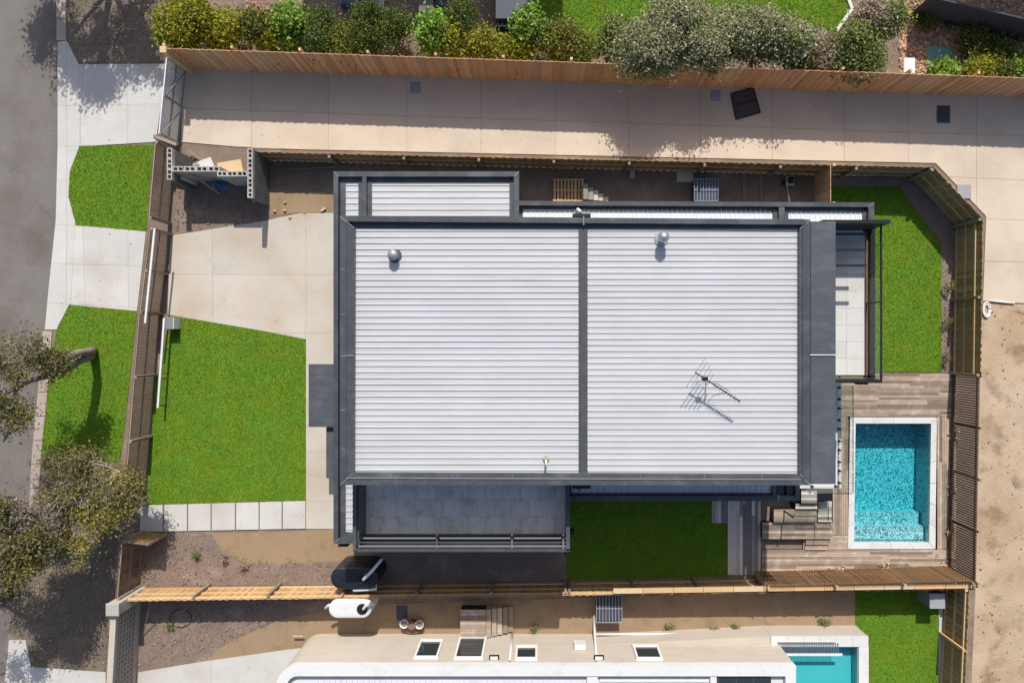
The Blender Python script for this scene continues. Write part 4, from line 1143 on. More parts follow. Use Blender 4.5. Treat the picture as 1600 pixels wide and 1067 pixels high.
# ------------------------------------------------------------------ water tanks
def tank(label, px0, px1, py0, py1, zt, m, lidpx, lidpy, pipes, pm='white'):
    x0, x1, y0, y1 = PX(px0,zt), PX(px1,zt), PY(py1,zt), PY(py0,zt)
    r = (y1-y0)/2; cy = (y0+y1)/2
    t = thing('water_tank', label, 'water tank', ((x0+x1)/2,cy,0))
    def cap_(ins):
        pts = []
        for k in range(13): a = -math.pi/2+math.pi*k/12; pts.append((x1-r+(r-ins)*math.cos(a), cy+(r-ins)*math.sin(a)))
        for k in range(13): a = math.pi/2+math.pi*k/12; pts.append((x0+r+(r-ins)*math.cos(a), cy+(r-ins)*math.sin(a)))
        return pts
    mb = MB(); rings = [(0.0,0),(0,zt-.06),(.018,zt-.02),(.05,zt-.004),(.12,zt)]
    for ins, z in rings: mb.v += [(x,y,z) for x, y in cap_(ins)]
    for k in range(len(rings)-1):
        for i in range(26): mb.f.append((k*26+i,k*26+(i+1)%26,(k+1)*26+(i+1)%26,(k+1)*26+i))
    mb.f.append(tuple(range((len(rings)-1)*26,len(rings)*26)))
    obj('body', mb, m, t, smooth=True)
    for zz in (.35,.75): 
        mbb = MB(); q = cap_(-.012); mbb.prism(q, zz, zz+.04); obj('band', mbb, m, t)
    c = P(lidpx,lidpy,zt); c.z = zt+.002
    obj('lid', MB().lathe([(.2,0),(.2,.03),(.16,.04),(.02,.045)], c, 20), M['black'], t)
    for pp in pipes: obj('pipe', MB().tube([P(*q) for q in pp],.055,10), M[pm], t, smooth=True)
    return t
tank('black slimline rainwater tank with white pipes beside the south fence', 516,591,886,921,1.4, M['tank_black'], 567,906,
     [[(568,905,1.42),(568,905,1.58),(580,893,1.7),(597,873,2.0)],[(578,910,1.2),(588,906,1.3),(588,920,1.3),(552,922,1.3)]])
tank('white slimline rainwater tank in the southern neighbour side yard', 513,580,937,966,1.4, M['white'], 566,951,
     [[(568,951,1.42),(568,951,1.58),(578,938,1.66)],[(508,950,1.1),(514,945,1.15),(520,945,1.2)]])

# ------------------------------------------------------------------ northern side yard things
t = thing('pallet', 'pale timber pallet lying in the shaded north side yard', 'pallet', P(888,296))
me = unit('slat', M['pine'])
x0, x1, y0, y1 = PX(864,.2), PX(913,.2), PY(314,.2), PY(279,.2)
for i in range(9): piece('slat', me, t, (x0+(x1-x0)*(i+.5)/9,(y0+y1)/2,.125), 0, (.085,y1-y0,.022))
for v in (0.03,.5,.97): obj('bearer', MB().box(x0,y0+(y1-y0)*v-.04,.02,x1,y0+(y1-y0)*v+.04,.124), M['rail'], t)
t = thing('timber_steps', 'small grey timber steps beside the pallet in the north yard', 'steps', P(930,300))
for i in range(5):
    X0 = PX(911+i*8.2,.3); obj('tread', MB().box(X0,PY(314,.2),.02,X0+.18,PY(290+i*4.4,.2),.5-.09*i), M['deck_grey'], t)
def ac(label, px0, px1, py0, py1, zt, m='cover_grey'):
    x0, x1, y0, y1 = PX(px0,zt), PX(px1,zt), PY(py1,zt), PY(py0,zt)
    t = thing('air_conditioner', label, 'air conditioner', ((x0+x1)/2,(y0+y1)/2,0))
    obj('casing', MB().bevbox(x0+.02,y0+.02,.05,x1-.02,y1-.02,zt-.05,.02), M['navy'], t)
    me = unit('grille_bar', M[m])
    n = 8
    for i in range(n+1): piece('grille_bar', me, t, (x0+(x1-x0)*i/n,(y0+y1)/2,zt-.045), 0, (.02,y1-y0,.04))
    for v in (0,.5,1): obj('crossbar', MB().box(x0,y0+(y1-y0)*v-.012,zt-.004,x1,y0+(y1-y0)*v+.012,zt+.012), M[m], t)
    for sx in (x0+.1,x1-.16):
        obj('foot', MB().box(sx,y0,0,sx+.06,y1,.049), M['black'], t)
ac('blue-grey air conditioner unit under a bar grille in the north yard', 1085,1122,280,314,.7, 'cover_blue')
ac('grey air conditioner unit under a bar grille beside the neighbour house', 932,972,929,972,.7)
for (px, py, w, l, a, m, lab) in ((1162,292,.03,1.0,1.57,'rail','thin upright stake lying across the north yard, left of the pair'), (1189,292,.03,1.0,1.57,'rail','thin stake lying across the north yard, right of the pair'),
        (1070,275,.5,.65,0,'conc_warm','square pale paver against the shaded north fence'),(988,272,.2,.35,1.57,'conc_warm','small brown paver under the shaded north fence'),
        (880,259,.3,.55,0,'pine','four short pale offcuts by the shaded north fence'), (460,265,.05,3.4,.06,'rail_grey','long grey pole lying behind the dark block wall'),
        (505,328,.1,.22,.6,'pine','small yellow timber offcut beside the driveway edge')):
    c = P(px,py,.04); o = tag(obj('offcut' if w < .2 else 'paver', MB().bevbox(-l/2,-w/2,0,l/2,w/2,.05,.008), M[m]), lab, 'timber' if w < .2 else 'paver')
    o.location = c; o.rotation_euler = (0,0,a); WL[o.name] = c
t = thing('barrow', 'small metal trolley with a long handle in the north yard', 'trolley', P(1236,282))
c = P(1235,282,.3)
obj('tray', MB().bevbox(c.x-.16,c.y-.2,.16,c.x+.16,c.y+.2,.3,.03), M['galv'], t)
obj('load', MB().bevbox(c.x-.09,c.y-.12,.301,c.x+.09,c.y+.12,.42,.03), M['black'], t)
obj('handle', MB().tube([(c.x-.15,c.y,.3),(c.x-.23,c.y-.02,.5),(c.x-.12,c.y-.95,.55)],.015,8), M['galv'], t)
for s in (-1,1): obj('wheel', MB().tube([(c.x+s*.18,c.y-.05,.08),(c.x+s*.22,c.y-.05,.08)],.08,14), M['black'], t)
for px in (541,619,798,1348):
    zz = 2.2; o = thing('wall_lamp', 'small glass wall lamp on the north wall, ' + {541:'at the far west end',619:'left of the middle of the west block',798:'near the step in the wall',1348:'at the east end'}[px], 'lamp', P(px,262 if px < 900 else 312,zz))
    c = Vector((PX(px,zz), (lyn1 if px < 811 else lyn2), zz))
    obj('bracket', MB().box(c.x-.1,c.y-.062,zz-.05,c.x+.1,c.y+.16,zz), M['black'], o); obj('shade', MB().bevbox(c.x-.08,c.y+.02,zz+.002,c.x+.08,c.y+.14,zz+.05,.01), M['frame_white'], o)

# covers and mats on the driveway
def cover(label, px, py, w, l, m, z=.034, a=0, name='inspection_cover'):
    c = P(px,py,z); t = thing(name, label, 'cover', c)
    mb = MB().bevbox(-w/2,-l/2,-.002,w/2,l/2,.012,.004); o = obj('plate', mb, M[m], t, (0,0,0)); o.location = (0,0,0); o.rotation_euler = (0,0,a)
    for s in ((-w/2-.02,-l/2-.02,-w/2-.003,l/2+.02),(w/2+.003,-l/2-.02,w/2+.02,l/2+.02),(-w/2-.003,-l/2-.02,w/2+.003,-l/2-.003),(-w/2-.003,l/2+.003,w/2+.003,l/2+.02)):
        f = obj('rim', MB().box(s[0],s[1],-.002,s[2],s[3],.008), M['steel'], t, (0,0,0)); f.location = (0,0,0); f.rotation_euler = (0,0,a)
    return t
cover('small blue-grey square cover near the left of the shaded driveway', 649,137,.36,.38,'cover_blue')
cover('small blue-grey square cover left of the black mesh panel', 1118,150,.34,.36,'cover_blue')
cover('dark grey rectangular cover at the right of the shaded driveway', 1474,179,.5,.66,'navy')
cover('pale grey cover at the corner of the diagonal fence', 1506,300,.5,.5,'cover_grey')
cover('grey drain grate beside the white neighbour tank', 628,957,.45,.6,'navy', .014, 0, 'drain_grate')
t = thing('mesh_panel', 'black wire mesh panel lying askew on the driveway', 'mesh panel', P(1165,161,.05))
q = [P(1142,147,.06),P(1177,137,.06),P(1188,176,.06),P(1150,187,.06)]
obj('sheet', MB().prism([tuple(p[:2]) for p in q], .042, .052), M['mesh_dark'], t)
for i in range(4): obj('edge_bar', MB().beam(q[i],q[(i+1)%4],.04,.03), M['black'], t)
obj('cross_bar', MB().beam(q[0].lerp(q[3],.5)+Vector((0,0,.012)),q[1].lerp(q[2],.5)+Vector((0,0,.012)),.03,.02), M['black'], t)
# hose coil on the sand lot
t = thing('hose_coil', 'white coiled hose lying at the corner of the sandy lot', 'hose', P(1541,485))
mb = MB()
for k in range(3):
    r = .13+.035*k; mb.tube([P(1540,484)+Vector((r*.75*math.cos(a*math.pi/10),r*1.5*math.sin(a*math.pi/10),.05+.012*k)) for a in range(21)],.024,8)
obj('coil', mb, M['white'], t, smooth=True)
t = tag(obj('pipe_length', MB().tube([P(1545,470,.05),P(1585,474,.05)],.035,8), M['foam'], origin=P(1545,470), smooth=True), 'pale pipe length along the edge of the concrete beside the sand', 'pipe')

# ------------------------------------------------------------------ southern neighbour
nb = thing('neighbour_house', 'sandy rendered neighbour house with white roof edge at the bottom', 'house', P(800,1020))
yw = -11.5; zt = 2.62; xl, xr = PX(432,zt), PX(1243,zt)
pts = [(xr,yw),(xr,-19),(xl,-19)]
rr = .75
for k in range(9):
    a = math.pi-k*math.pi/2/8; pts.append((xl+rr+rr*math.cos(a), yw-rr+rr*math.sin(a)))
obj('wall', MB().prism(pts, 0, 2.4), M['render'], nb)
def inset(d):
    o = [(xr-d,yw-d),(xr-d,-19+d),(xl+d,-19+d)]
    for k in range(9):
        a = math.pi-k*math.pi/2/8; o.append((xl+rr+(rr-d)*math.cos(a), yw-rr+(rr-d)*math.sin(a)))
    return o
A_, B_ = inset(-.01), inset(.36); n = len(A_); mb = MB()
for z, ring in ((2.38,A_),(2.64,A_),(2.64,B_),(2.3,B_)): mb.v += [(x,y,z) for x, y in ring]
for k in range(3):
    for i in range(n): mb.f.append((k*n+i,k*n+(i+1)%n,(k+1)*n+(i+1)%n,(k+1)*n+i))
obj('parapet_cap', mb, M['white'], nb)
obj('roof_deck', MB().prism(inset(.2), 2.401, 2.43), M['white'], nb)
ribbed(nb, PX(493,2.45), PX(915,2.45), -18, yw-.62, 2.45, 'y', .2, 6, 'white', .05)
ribbed(nb, PX(937,2.45), PX(1108,2.45), -18, yw-.5, 2.45, 'x', .24, 4, 'white', .04)
obj('roof_beam', MB().bevbox(PX(917,2.6),-18,2.431,PX(934,2.6),yw-.37,2.6,.01), M['white'], nb)
obj('roof_beam', MB().bevbox(PX(1110,2.6),-18,2.431,PX(1120,2.6),yw-.37,2.6,.01), M['white'], nb)
sk = obj('skylight', MB().bevbox(PX(1121,2.55),-18,2.431,PX(1205,2.55),yw-.38,2.55,.01), M['navy'], nb)
for k in range(3): obj('pane', MB().box(PX(1124,2.56)+k*.62,-17.9,2.552,PX(1124,2.56)+k*.62+.58,yw-.45,2.562), M['winglass'], sk)
def nwin(x0, x1, z0, z1, open_=False):
    w = obj('window', MB().box(x0,yw+.001,z0,x1,yw+.04,z1), M['winglass'], nb)
    for a in ((x0-.07,z0-.07,x0,z1+.07),(x1,z0-.07,x1+.07,z1+.07),(x0,z0-.07,x1,z0),(x0,z1,x1,z1+.07)):
        obj('frame', MB().box(a[0],yw+.0015,a[1],a[2],yw+.10,a[3]), M['frame_white'], w)
    obj('sill', MB().box(x0-.09,yw+.002,z0-.13,x1+.09,yw+.13,z0-.071), M['render'], w)
nwin(-4.5,-3.78,.8,2.05); nwin(-3.05,-2.15,.5,2.1); nwin(-.85,-.2,1.3,2.15); nwin(3.5,4.3,1.25,2.15)
for px in (772,936):
    zz = 2.2; x = (px-CX)*(H-zz)/F
    b = obj('wall_light', MB().bevbox(x-.18,yw+.001,zz-.1,x+.18,yw+.15,zz,.01), M['black'], nb); obj('lens', MB().box(x-.13,yw+.02,zz+.001,x+.13,yw+.13,zz+.012), M['frame_white'], b)
obj('downpipe', MB().tube([(PX(929,.1),yw+.75,.1),(PX(929,.4),yw+.25,.45),(PX(931,1.2),yw+.07,1.0),(PX(932,2.3),yw+.07,2.35)],.05,10), M['white'], nb, smooth=True)
obj('conduit', MB().tube([(PX(931,.3),yw+.1,.28),(PX(1090,.3),yw+.1,.28)],.05,10), M['white'], nb, smooth=True)
obj('conduit', MB().tube([(PX(800,.5),yw+.08,.0),(PX(800,.5),yw+.08,2.35)],.045,10), M['white'], nb, smooth=True)
mbx = obj('meter_box', MB().bevbox(PX(897,1.2),yw+.002,1.0,PX(915,1.2),yw+.2,1.45,.02), M['white'], nb)
for px in (460,870,1000): 
    x = PX(px,.6); v = obj('wall_vent', MB().box(x-.2,yw+.001,.2,x+.2,yw+.02,.27), M['render'], nb)
# raised pool
np_ = thing('raised_pool', 'raised white plunge pool beside the neighbour house at lower right', 'swimming pool', P(1290,1000))
zp = 1.0; px0, px1, pyn = PX(1205,zp), PX(1357,zp), PY(994,zp)
ix1, iyn, ix0 = PX(1342,zp), PY(1010,zp), PX(1213,zp)
obj('wall', MB().box(px0,pyn-.4,0,px1-.02,pyn,zp-.06), M['render'], np_)
obj('wall', MB().box(ix1,-19,0,px1-.02,pyn-.402,zp-.06), M['render'], np_)
obj('wall', MB().prism([(PX(940),yw+.003),(px0-.003,yw+.003),(px0-.003,pyn-.005)], 0, zp-.06), M['render'], np_)
nst = 6
for i in range(nst): obj('coping_stone', MB().box(px0+(px1-px0)*i/nst+.003,iyn,zp-.058,px0+(px1-px0)*(i+1)/nst-.003,pyn+.01,zp), M['stone'], np_, (px0,pyn,zp))
for i in range(9): obj('coping_stone', MB().box(ix1,iyn-.003-(i+1)*.8,zp-.058,px1+.01,iyn-.003-i*.8-.005,zp), M['stone'], np_, (ix1,iyn,zp))
obj('shell', MB().box(ix0-.6,-19,.3,ix1-.021,iyn-.022,.45).box(ix0-.6,-19,-.1,ix0-.5,iyn-.001,zp-.1).box(ix0-.499,iyn-.02,-.1,ix1-.02,iyn-.002,zp-.07).box(ix1-.019,-19,-.1,ix1-.002,iyn-.002,zp-.07), M['shell'], np_)
obj('water', MB().box(ix0-.498,-18.9,.452,ix1-.022,iyn-.023,.82), M['water2'], np_)
gr = thing('pool_grille', 'slatted metal bench grille over the edge of the raised pool', 'grille', P(1265,1012,1.0))
me = unit('grille_bar', M['galv'])
for i in range(26):
    piece('grille_bar', me, gr, (PX(1218,1.05)+i*.088,PY(1013,1.05),1.02), 0, (.03,.42,.03))
obj('edge_beam', MB().beam(P(1215,1022,1.03),P(1316,1022,1.03),.08,.06), M['white'], gr)
obj('edge_beam', MB().beam(P(1215,1003.5,1.03),P(1304,1003.5,1.03),.04,.05), M['galv'], gr)
# pots, hose, steps, edging in the neighbour's yard
for px, py, m, lab in ((631,975,'white','white round pot, left of the trio by the neighbour wall'),(643,977,'rust','brown coiled pot, middle of the trio by the neighbour wall'),(655,976,'white','white-rimmed round pot, right of the trio by the neighbour wall')):
    c = P(px,py,.35); c.z = 0
    t = thing('plant_pot', lab, 'pot', c, 'pots by the neighbour wall')
    obj('pot', MB().lathe([(.13,.0),(.17,.33),(.17,.35),(.145,.35),(.14,.25)], c, 18), M[m], t, smooth=True)
    obj('potting_soil', MB().lathe([(.138,.26),(.02,.275)], c, 14), M['mulch'], t)
t = tag(obj('garden_hose', MB().tube([P(645,975,.1)+Vector((.38*math.cos(a*.5)*(1+.04*math.sin(a*2.1)),-.12+.2*math.sin(a*.5),.02+.002*a)) for a in range(30)],.014,6), M['rust'], origin=P(645,975)), 'thin brown garden hose coiled around the three pots', 'hose')
t = thing('timber_steps', 'brown timber landing and steps beside the neighbour house', 'steps', P(760,970))
boards(t, PX(719,.5), PX(759,.5), PY(995,.5), PY(952,.5), .5, 'x', .12, 'deck')
obj('frame', MB().box(PX(719,.5)+.02,PY(995,.5)+.02,.01,PX(759,.5)-.02,PY(952,.5)-.02,.47), M['black'], t)
for i in range(5): obj('tread', MB().box(PX(760+i*8.5,.3),PY(993-i*.8,.3),.02,PX(767.5+i*8.5,.3),PY(950,.3),.45-.085*i), M['deck'], t)
t = thing('utility_box', 'grey square utility box at the corner of the neighbour lawn', 'box', P(1465,938))
obj('cabinet', MB().bevbox(PX(1453,.9),PY(950,.9),.0,PX(1476,.9),PY(927,.9),.88,.02), M['steel'], t); obj('lid', MB().bevbox(PX(1452.5,.9),PY(950.5,.9),.881,PX(1476.5,.9),PY(926.5,.9),.92,.01), M['cover_grey'], t)
ed = thing('lawn_edging', 'pale concrete edging strip beside the neighbour lawn', 'edging', P(1470,1000))
for i in range(8): obj('edging_stone', MB().box(PX(1467,.06),PY(950+i*19,.06),-.05,PX(1473,.06),PY(968.6+i*19,.06),.06), M['conc_pale'], ed, P(1470,960+i*19))
t = tag(obj('stake', MB().beam(P(1476,985,.05),P(1511,1018,1.5),.05,.05), M['pine'], origin=P(1476,985)), 'pale timber brace leaning on the lower right fence', 'brace')
t = tag(obj('cane', MB().tube([P(235,940,.9),P(224,992,.05)],.018,6), M['rail_grey'], origin=P(224,992)), 'thin cane leaning beside the breeze-block wall', 'cane')
t = tag(obj('irrigation_hoop', MB().tube([P(283,965)+Vector((.42*math.cos(a*.32),.36*math.sin(a*.32),.03)) for a in range(21)],.014,6), M['black'], origin=P(283,965)), 'black irrigation hose loop on the soil below the fence', 'hose')

# ------------------------------------------------------------------ northern neighbour bits
def brick_area(label, pts, z=.012):
    q = [P(a,b,z)[:2] for a, b in pts]; x0 = min(p[0] for p in q); x1 = max(p[0] for p in q); y0 = min(p[1] for p in q); y1 = max(p[1] for p in q)
    root = struct(obj('brick_paving', MB().prism(q, -.01, z), M['joint'], origin=(x0,y0,0)))
    me = unit('brick', M['brick_pav']); r = 0; y = y0
    while y < y1-.05:
        x = x0-(.12 if r % 2 else 0)
        while x < x1-.05:
            if x >= x0-.001: piece('brick', me, root, (x+.12,y+.06,z-.03), 0, (.232,.112,.05))
            x += .24
        y += .12; r += 1
brick_area('', [(383,-12),(418,-12),(418,26),(383,26)])
t = thing('garden_bench', 'white slatted outdoor chair in the shaded northern courtyard', 'chair', P(588,15))
x0, x1, y0, y1 = PX(577,.45), PX(600,.45), PY(21,.45), PY(-8,.45)
me = unit('slat', M['white'])
for i in range(6): piece('slat', me, t, (x0+(x1-x0)*(i+.5)/6,(y0+y1)/2,.42), 0, (.07,y1-y0,.025))
obj('seat_frame', MB().box(x0,y0-.02,.36,x1,y0+.04,.418).box(x0,y1-.06,.36,x1,y1,.418), M['white'], t)
for xx in (x0+.03,x1-.03):
    for yy in (y0+.01,y1-.03): obj('leg', MB().box(xx-.025,yy-.025,.01,xx+.025,yy+.025,.359), M['white'], t)
obj('backrest', MB().box(x0,y1+.01,.36,x1,y1+.05,.85), M['white'], t)
t = tag(obj('fabric_cover', MB().bevbox(PX(530,.5),PY(5,.5),.01,PX(556,.5),PY(-14,.5),.5,.1), M['plastic_blue'], origin=P(543,-2)), 'faded blue cloth cover in the shaded northern courtyard', 'cover')
t = thing('outdoor_table', 'dark low table with a pale cloth in the northern courtyard', 'table', P(668,8))
obj('table_top', MB().bevbox(PX(654,.6),PY(19,.6),.55,PX(677,.6),PY(-12,.6),.6,.01), M['block_dark'], t)
for xx in (PX(656,.55),PX(675,.55)):
    for yy in (PY(17,.55),PY(-10,.55)): obj('leg', MB().box(xx-.03,yy-.03,.01,xx+.03,yy+.03,.549), M['black'], t)
t = tag(obj('folded_cloth', MB().bevbox(PX(679,.4),PY(13,.4),.01,PX(696,.4),PY(-10,.4),.38,.12), M['green_dull'], origin=P(688,5)), 'pale folded parasol cloth beside the dark courtyard table', 'cloth')
t = thing('picket_screen', 'dark blue shed panel with pale pickets behind the hedge', 'screen', P(800,40))
obj('panel', MB().bevbox(PX(774,.9),PY(30,.9),0,PX(832,.9),PY(-30,.9),.9,.02), M['navy'], t)
me = unit('picket', M['green_dull'])
for i in range(8): piece('picket', me, t, (PX(778+i*7,.9),PY(40,.9),0), 0, (.05,.02,1.0))
obj('picket_rail', MB().beam(P(774,41.5,.7),P(834,41.5,.7),.03,.06), M['green_dull'], t)
t = tag(obj('teal_sheet', MB().bevbox(PX(1449.5,.1),PY(101,.1),.03,PX(1489,.1),PY(73,.1),.09,.01), M['teal'], origin=P(1470,87)), 'teal square cover on the bark chips behind the fence', 'cover')
t = tag(obj('white_tray', MB().bevbox(PX(1413,.12),PY(115,.12),.03,PX(1431,.12),PY(90,.12),.10,.03), M['frame_white'], origin=P(1422,102)), 'white tray on the bark chips beside the hedge', 'tray')
t = thing('steel_fence', 'dark blue steel panel fence at the top right corner', 'fence', P(1500,10))
a, b = Vector(W(1452,-4,1.5)), Vector(W(1660,44,1.5)); d = b-a
for i in range(9):
    p, q = a+d*(i/9), a+d*((i+1)/9-.0002); nn = Vector((-d.y,d.x)).normalized()
    mb = MB(); k = 10
    for j in range(k+1):
        r = p.lerp(q,j/k)+nn*(.025 if j % 2 else 0); mb.v += [(r.x,r.y,.03),(r.x,r.y,1.5)]
    mb.f = [(2*j,2*j+2,2*j+3,2*j+1) for j in range(k)]
    obj('panel', mb, M['navy'], t)
obj('top_rail', MB().beam((a.x,a.y,1.52),(b.x,b.y,1.52),.06,.05), M['navy'], t)
sb = thing('lawn_border', 'grey curved edging between the northern lawn and the hedge', 'edging', P(1320,20))
for (a, b) in (((1318,-20),(1331,15)),((1331,15),(1306,50))):
    obj('edging_stone', MB().beam(P(*a,.04),P(*b,.04),.12,.1), M['foam'], sb, P(*a))
# the two neighbouring houses whose shade falls across the top of the picture
def far_house(label, x0, x1, y0, y1, h):
    t = thing('neighbour_house', label, 'house', (x0,y0,0))
    obj('wall', MB().box(x0,y0,0,x1,y1,h-.2), M['render'], t)
    r = obj('roof', MB().bevbox(x0-.35,y0-.35,h-.199,x1+.35,y1+.35,h,.05), M['char'], t)
    n = int((x1-x0)/2.6)
    for i in range(n):
        xa = x0+.8+i*2.6
        for z0 in (.9,3.4):
            w = obj('window', MB().box(xa,y0-.05,z0,xa+1.3,y0,z0+1.3), M['frame_white'], t); obj('pane', MB().box(xa+.06,y0-.056,z0+.06,xa+1.24,y0-.051,z0+1.24), M['winglass'], w)
far_house('two-storey house north of the courtyard just beyond the frame', -8.6, .85, 18.3, 26, 5.6)
far_house('two-storey house north of the bark bed just beyond the frame', 15.9, 30, 16.6, 25, 5.6)

# ------------------------------------------------------------------ vegetation
def rhombs(c, s, up=.5, asp=.45):
    n = len(c)
    nr = NP.normal(size=(n,3)); nr[:,2] = np.abs(nr[:,2])+up; nr /= np.linalg.norm(nr,axis=1)[:,None]
    t = NP.normal(size=(n,3)); t -= nr*(t*nr).sum(1)[:,None]; t /= np.linalg.norm(t,axis=1)[:,None]
    b = np.cross(nr,t); s = (s*NP.uniform(.6,1.4,n))[:,None]
    v = np.stack([c-t*s, c+b*s*asp, c+t*s, c-b*s*asp],1)
    return v.reshape(-1,3)

def foliage(ells, nclump, nleaf, size, crad, seed, asp=.45):
    rg = np.random.default_rng(seed); out, cen = [], []
    for (c, r) in ells:
        k = nclump
        d = rg.normal(size=(k,3)); d /= np.linalg.norm(d,axis=1)[:,None]; d[:,2] = np.abs(d[:,2])*1.0-.25
        rad = rg.uniform(.35,1.0,k)**.6
        cc = np.array(c)+d*rad[:,None]*np.array(r)
        cen.append(cc)
        for q in cc:
            n = int(nleaf*rg.uniform(.5,1.5)); cr = crad*rg.uniform(.6,1.35)
            out.append(q+rg.normal(size=(n,3))*np.array([cr,cr,cr*.7]))
    pts = np.concatenate(out); pts[:,2] = np.maximum(pts[:,2],.04)
    return rhombs(pts, size, asp=asp), np.concatenate(cen)

LM = {
 'yg': leafmat('leaf_yellow_green', (.13,.15,.012),(.36,.36,.025),(.55,.47,.035)),
 'lime': leafmat('leaf_lime', (.11,.20,.02),(.26,.42,.05),(.36,.55,.10)),
 'dark': leafmat('leaf_dark', (.035,.065,.016),(.11,.155,.03),(.24,.25,.04)),
 'olive': leafmat('leaf_olive', (.09,.10,.02),(.26,.25,.04),(.44,.35,.05)),
 'silver': leafmat('leaf_silver', (.17,.175,.085),(.38,.375,.215),(.58,.53,.33)),
 'pink': leafmat('leaf_pinkish', (.20,.14,.105),(.44,.34,.27),(.55,.46,.38)),
 'green': leafmat('leaf_green', (.09,.13,.035),(.23,.28,.08),(.38,.38,.15)),
 'bank': leafmat('leaf_dry_olive', (.075,.078,.022),(.20,.185,.06),(.38,.28,.12)),
 'bank2': leafmat('leaf_mustard', (.13,.12,.02),(.32,.28,.05),(.48,.40,.08)),
 'drytwig': leafmat('leaf_dead_grey', (.17,.14,.115),(.30,.255,.21),(.36,.30,.25)),
}
SHRUBS = [  # centre in photo px, radii px, height, leaf kind, label
 (302,38,46,40,2.3,'yg','big yellow-green shrub at the west end of the hedge'),
 (352,52,34,24,1.9,'yg','yellow-green shrub second from the west end of the hedge'),
 (392,46,30,28,1.9,'olive','olive shrub between the brick paving and the fence'),
 (450,42,22,28,1.9,'lime','bright lime shrub with glossy leaves in the shaded hedge'),
 (428,66,22,15,1.5,'yg','low mustard shrub below the bright lime shrub'),
 (500,48,34,32,1.8,'dark','dark feathery shrub right of the bright lime shrub'),
 (545,62,30,22,1.6,'olive','dark olive shrub against the fence with yellow tips'),
 (572,42,32,32,1.8,'dark','dark feathery shrub below the white courtyard chair'),
 (612,54,34,28,1.6,'dark','wide dark shrub left of the pale lime sapling'),
 (672,48,17,26,2.1,'lime','pale lime sapling standing alone above the dark bed'),
 (707,68,22,16,1.6,'yg','small bright yellow shrub right of the pale lime sapling'),
 (722,36,22,24,1.6,'dark','dark shrub above the small bright yellow shrub'),
 (757,70,22,15,1.6,'yg','yellow shrub left of the picket screen'),
 (786,74,14,12,1.5,'yg','smallest yellow shrub in front of the picket screen'),
 (824,46,17,22,1.9,'lime','lime shrub right of the picket screen'),
 (811,82,12,8,1.3,'yg','tiny yellow shrub at the fence below the lime shrub'),
 (868,62,32,26,1.7,'olive','olive shrub at the shaded corner of the northern lawn'),
 (915,74,34,18,1.6,'olive','low olive-yellow shrub below the northern lawn'),
 (957,64,20,30,1.9,'green','light green shrub left of the big silver bush'),
 (1038,62,74,48,3.0,'silver','big silver-green bush overhanging the paling fence'),
 (1122,60,70,46,2.8,'silver','silver-green bush in the middle of the northern lawn edge'),
 (1197,64,64,42,2.7,'silver','silver-green bush with dry tips next to the green shrub'),
 (1243,76,26,28,2.1,'green','fresh green shrub between silver and pinkish bushes'),
 (1288,78,38,26,2.1,'pink','pinkish dry bush at the end of the northern lawn'),
 (1345,78,46,32,2.5,'green','large green bush overhanging the fence near the bark bed'),
 (1380,38,30,24,2.3,'green','upper green bush with pale tips left of the bark bed'),
 (1360,40,28,24,2.4,'pink','pink-tipped bush wedged between two green bushes'),
 (1476,112,14,5,.6,'lime','lime shrub below the teal cover'),
 (1530,104,17,7,.7,'yg','yellow-lime shrub in the bark bed right of the teal cover'),
 (1594,103,13,7,.7,'lime','lime shrub at the right edge of the picture'),
 (1563,107,16,7,.7,'dark','dark low shrub between the two bright bark-bed shrubs'),
 (1481,46,9,9,.4,'dark','small dark plant above the teal cover in the bark'),
 (1517,63,15,13,.6,'dark','round dark plant in the middle of the bark bed'),
 (1553,53,9,8,.4,'dark','little dark plant right of the round dark plant'),
 (1560,76,14,11,.5,'dark','dark plant near the fence in the bark bed'),
 (1594,63,9,9,.4,'dark','little dark plant at the right edge of the bark bed'),
 (1446,27,10,9,.4,'dark','small dark plant by the steel fence'),
 (1483,446,7,7,.45,'green','small green plant high in the bed beside the back lawn'),
 (1482,500,8,7,.45,'green','green plant halfway down the bed beside the back lawn'),
 (1480,560,7,9,.4,'bank','dry tufty plant low in the bed beside the back lawn'),
 (307,866,4,4,.25,'green','tiny green seedling in the front soil bed'),
 (350,872,6,6,.3,'pink','small reddish plant in the front soil bed'),
 (381,884,7,5,.3,'pink','reddish plant right of the small one in the front bed'),
 (264,978,5,4,.25,'green','small weed in the neighbour bed'),
 (1117,984,6,3,.2,'green','weed along the foot of the neighbour wall'),
 (835,982,5,4,.2,'green','lone weed at the foot of the neighbour wall'),
 (1150,978,5,4,.25,'green','leafy weed near the right end of the neighbour wall'),
 (1290,970,8,4,.25,'green','weed clump beside the raised pool'),
 (1045,977,9,3,.2,'green','long low weed patch beside the neighbour wall'),
]
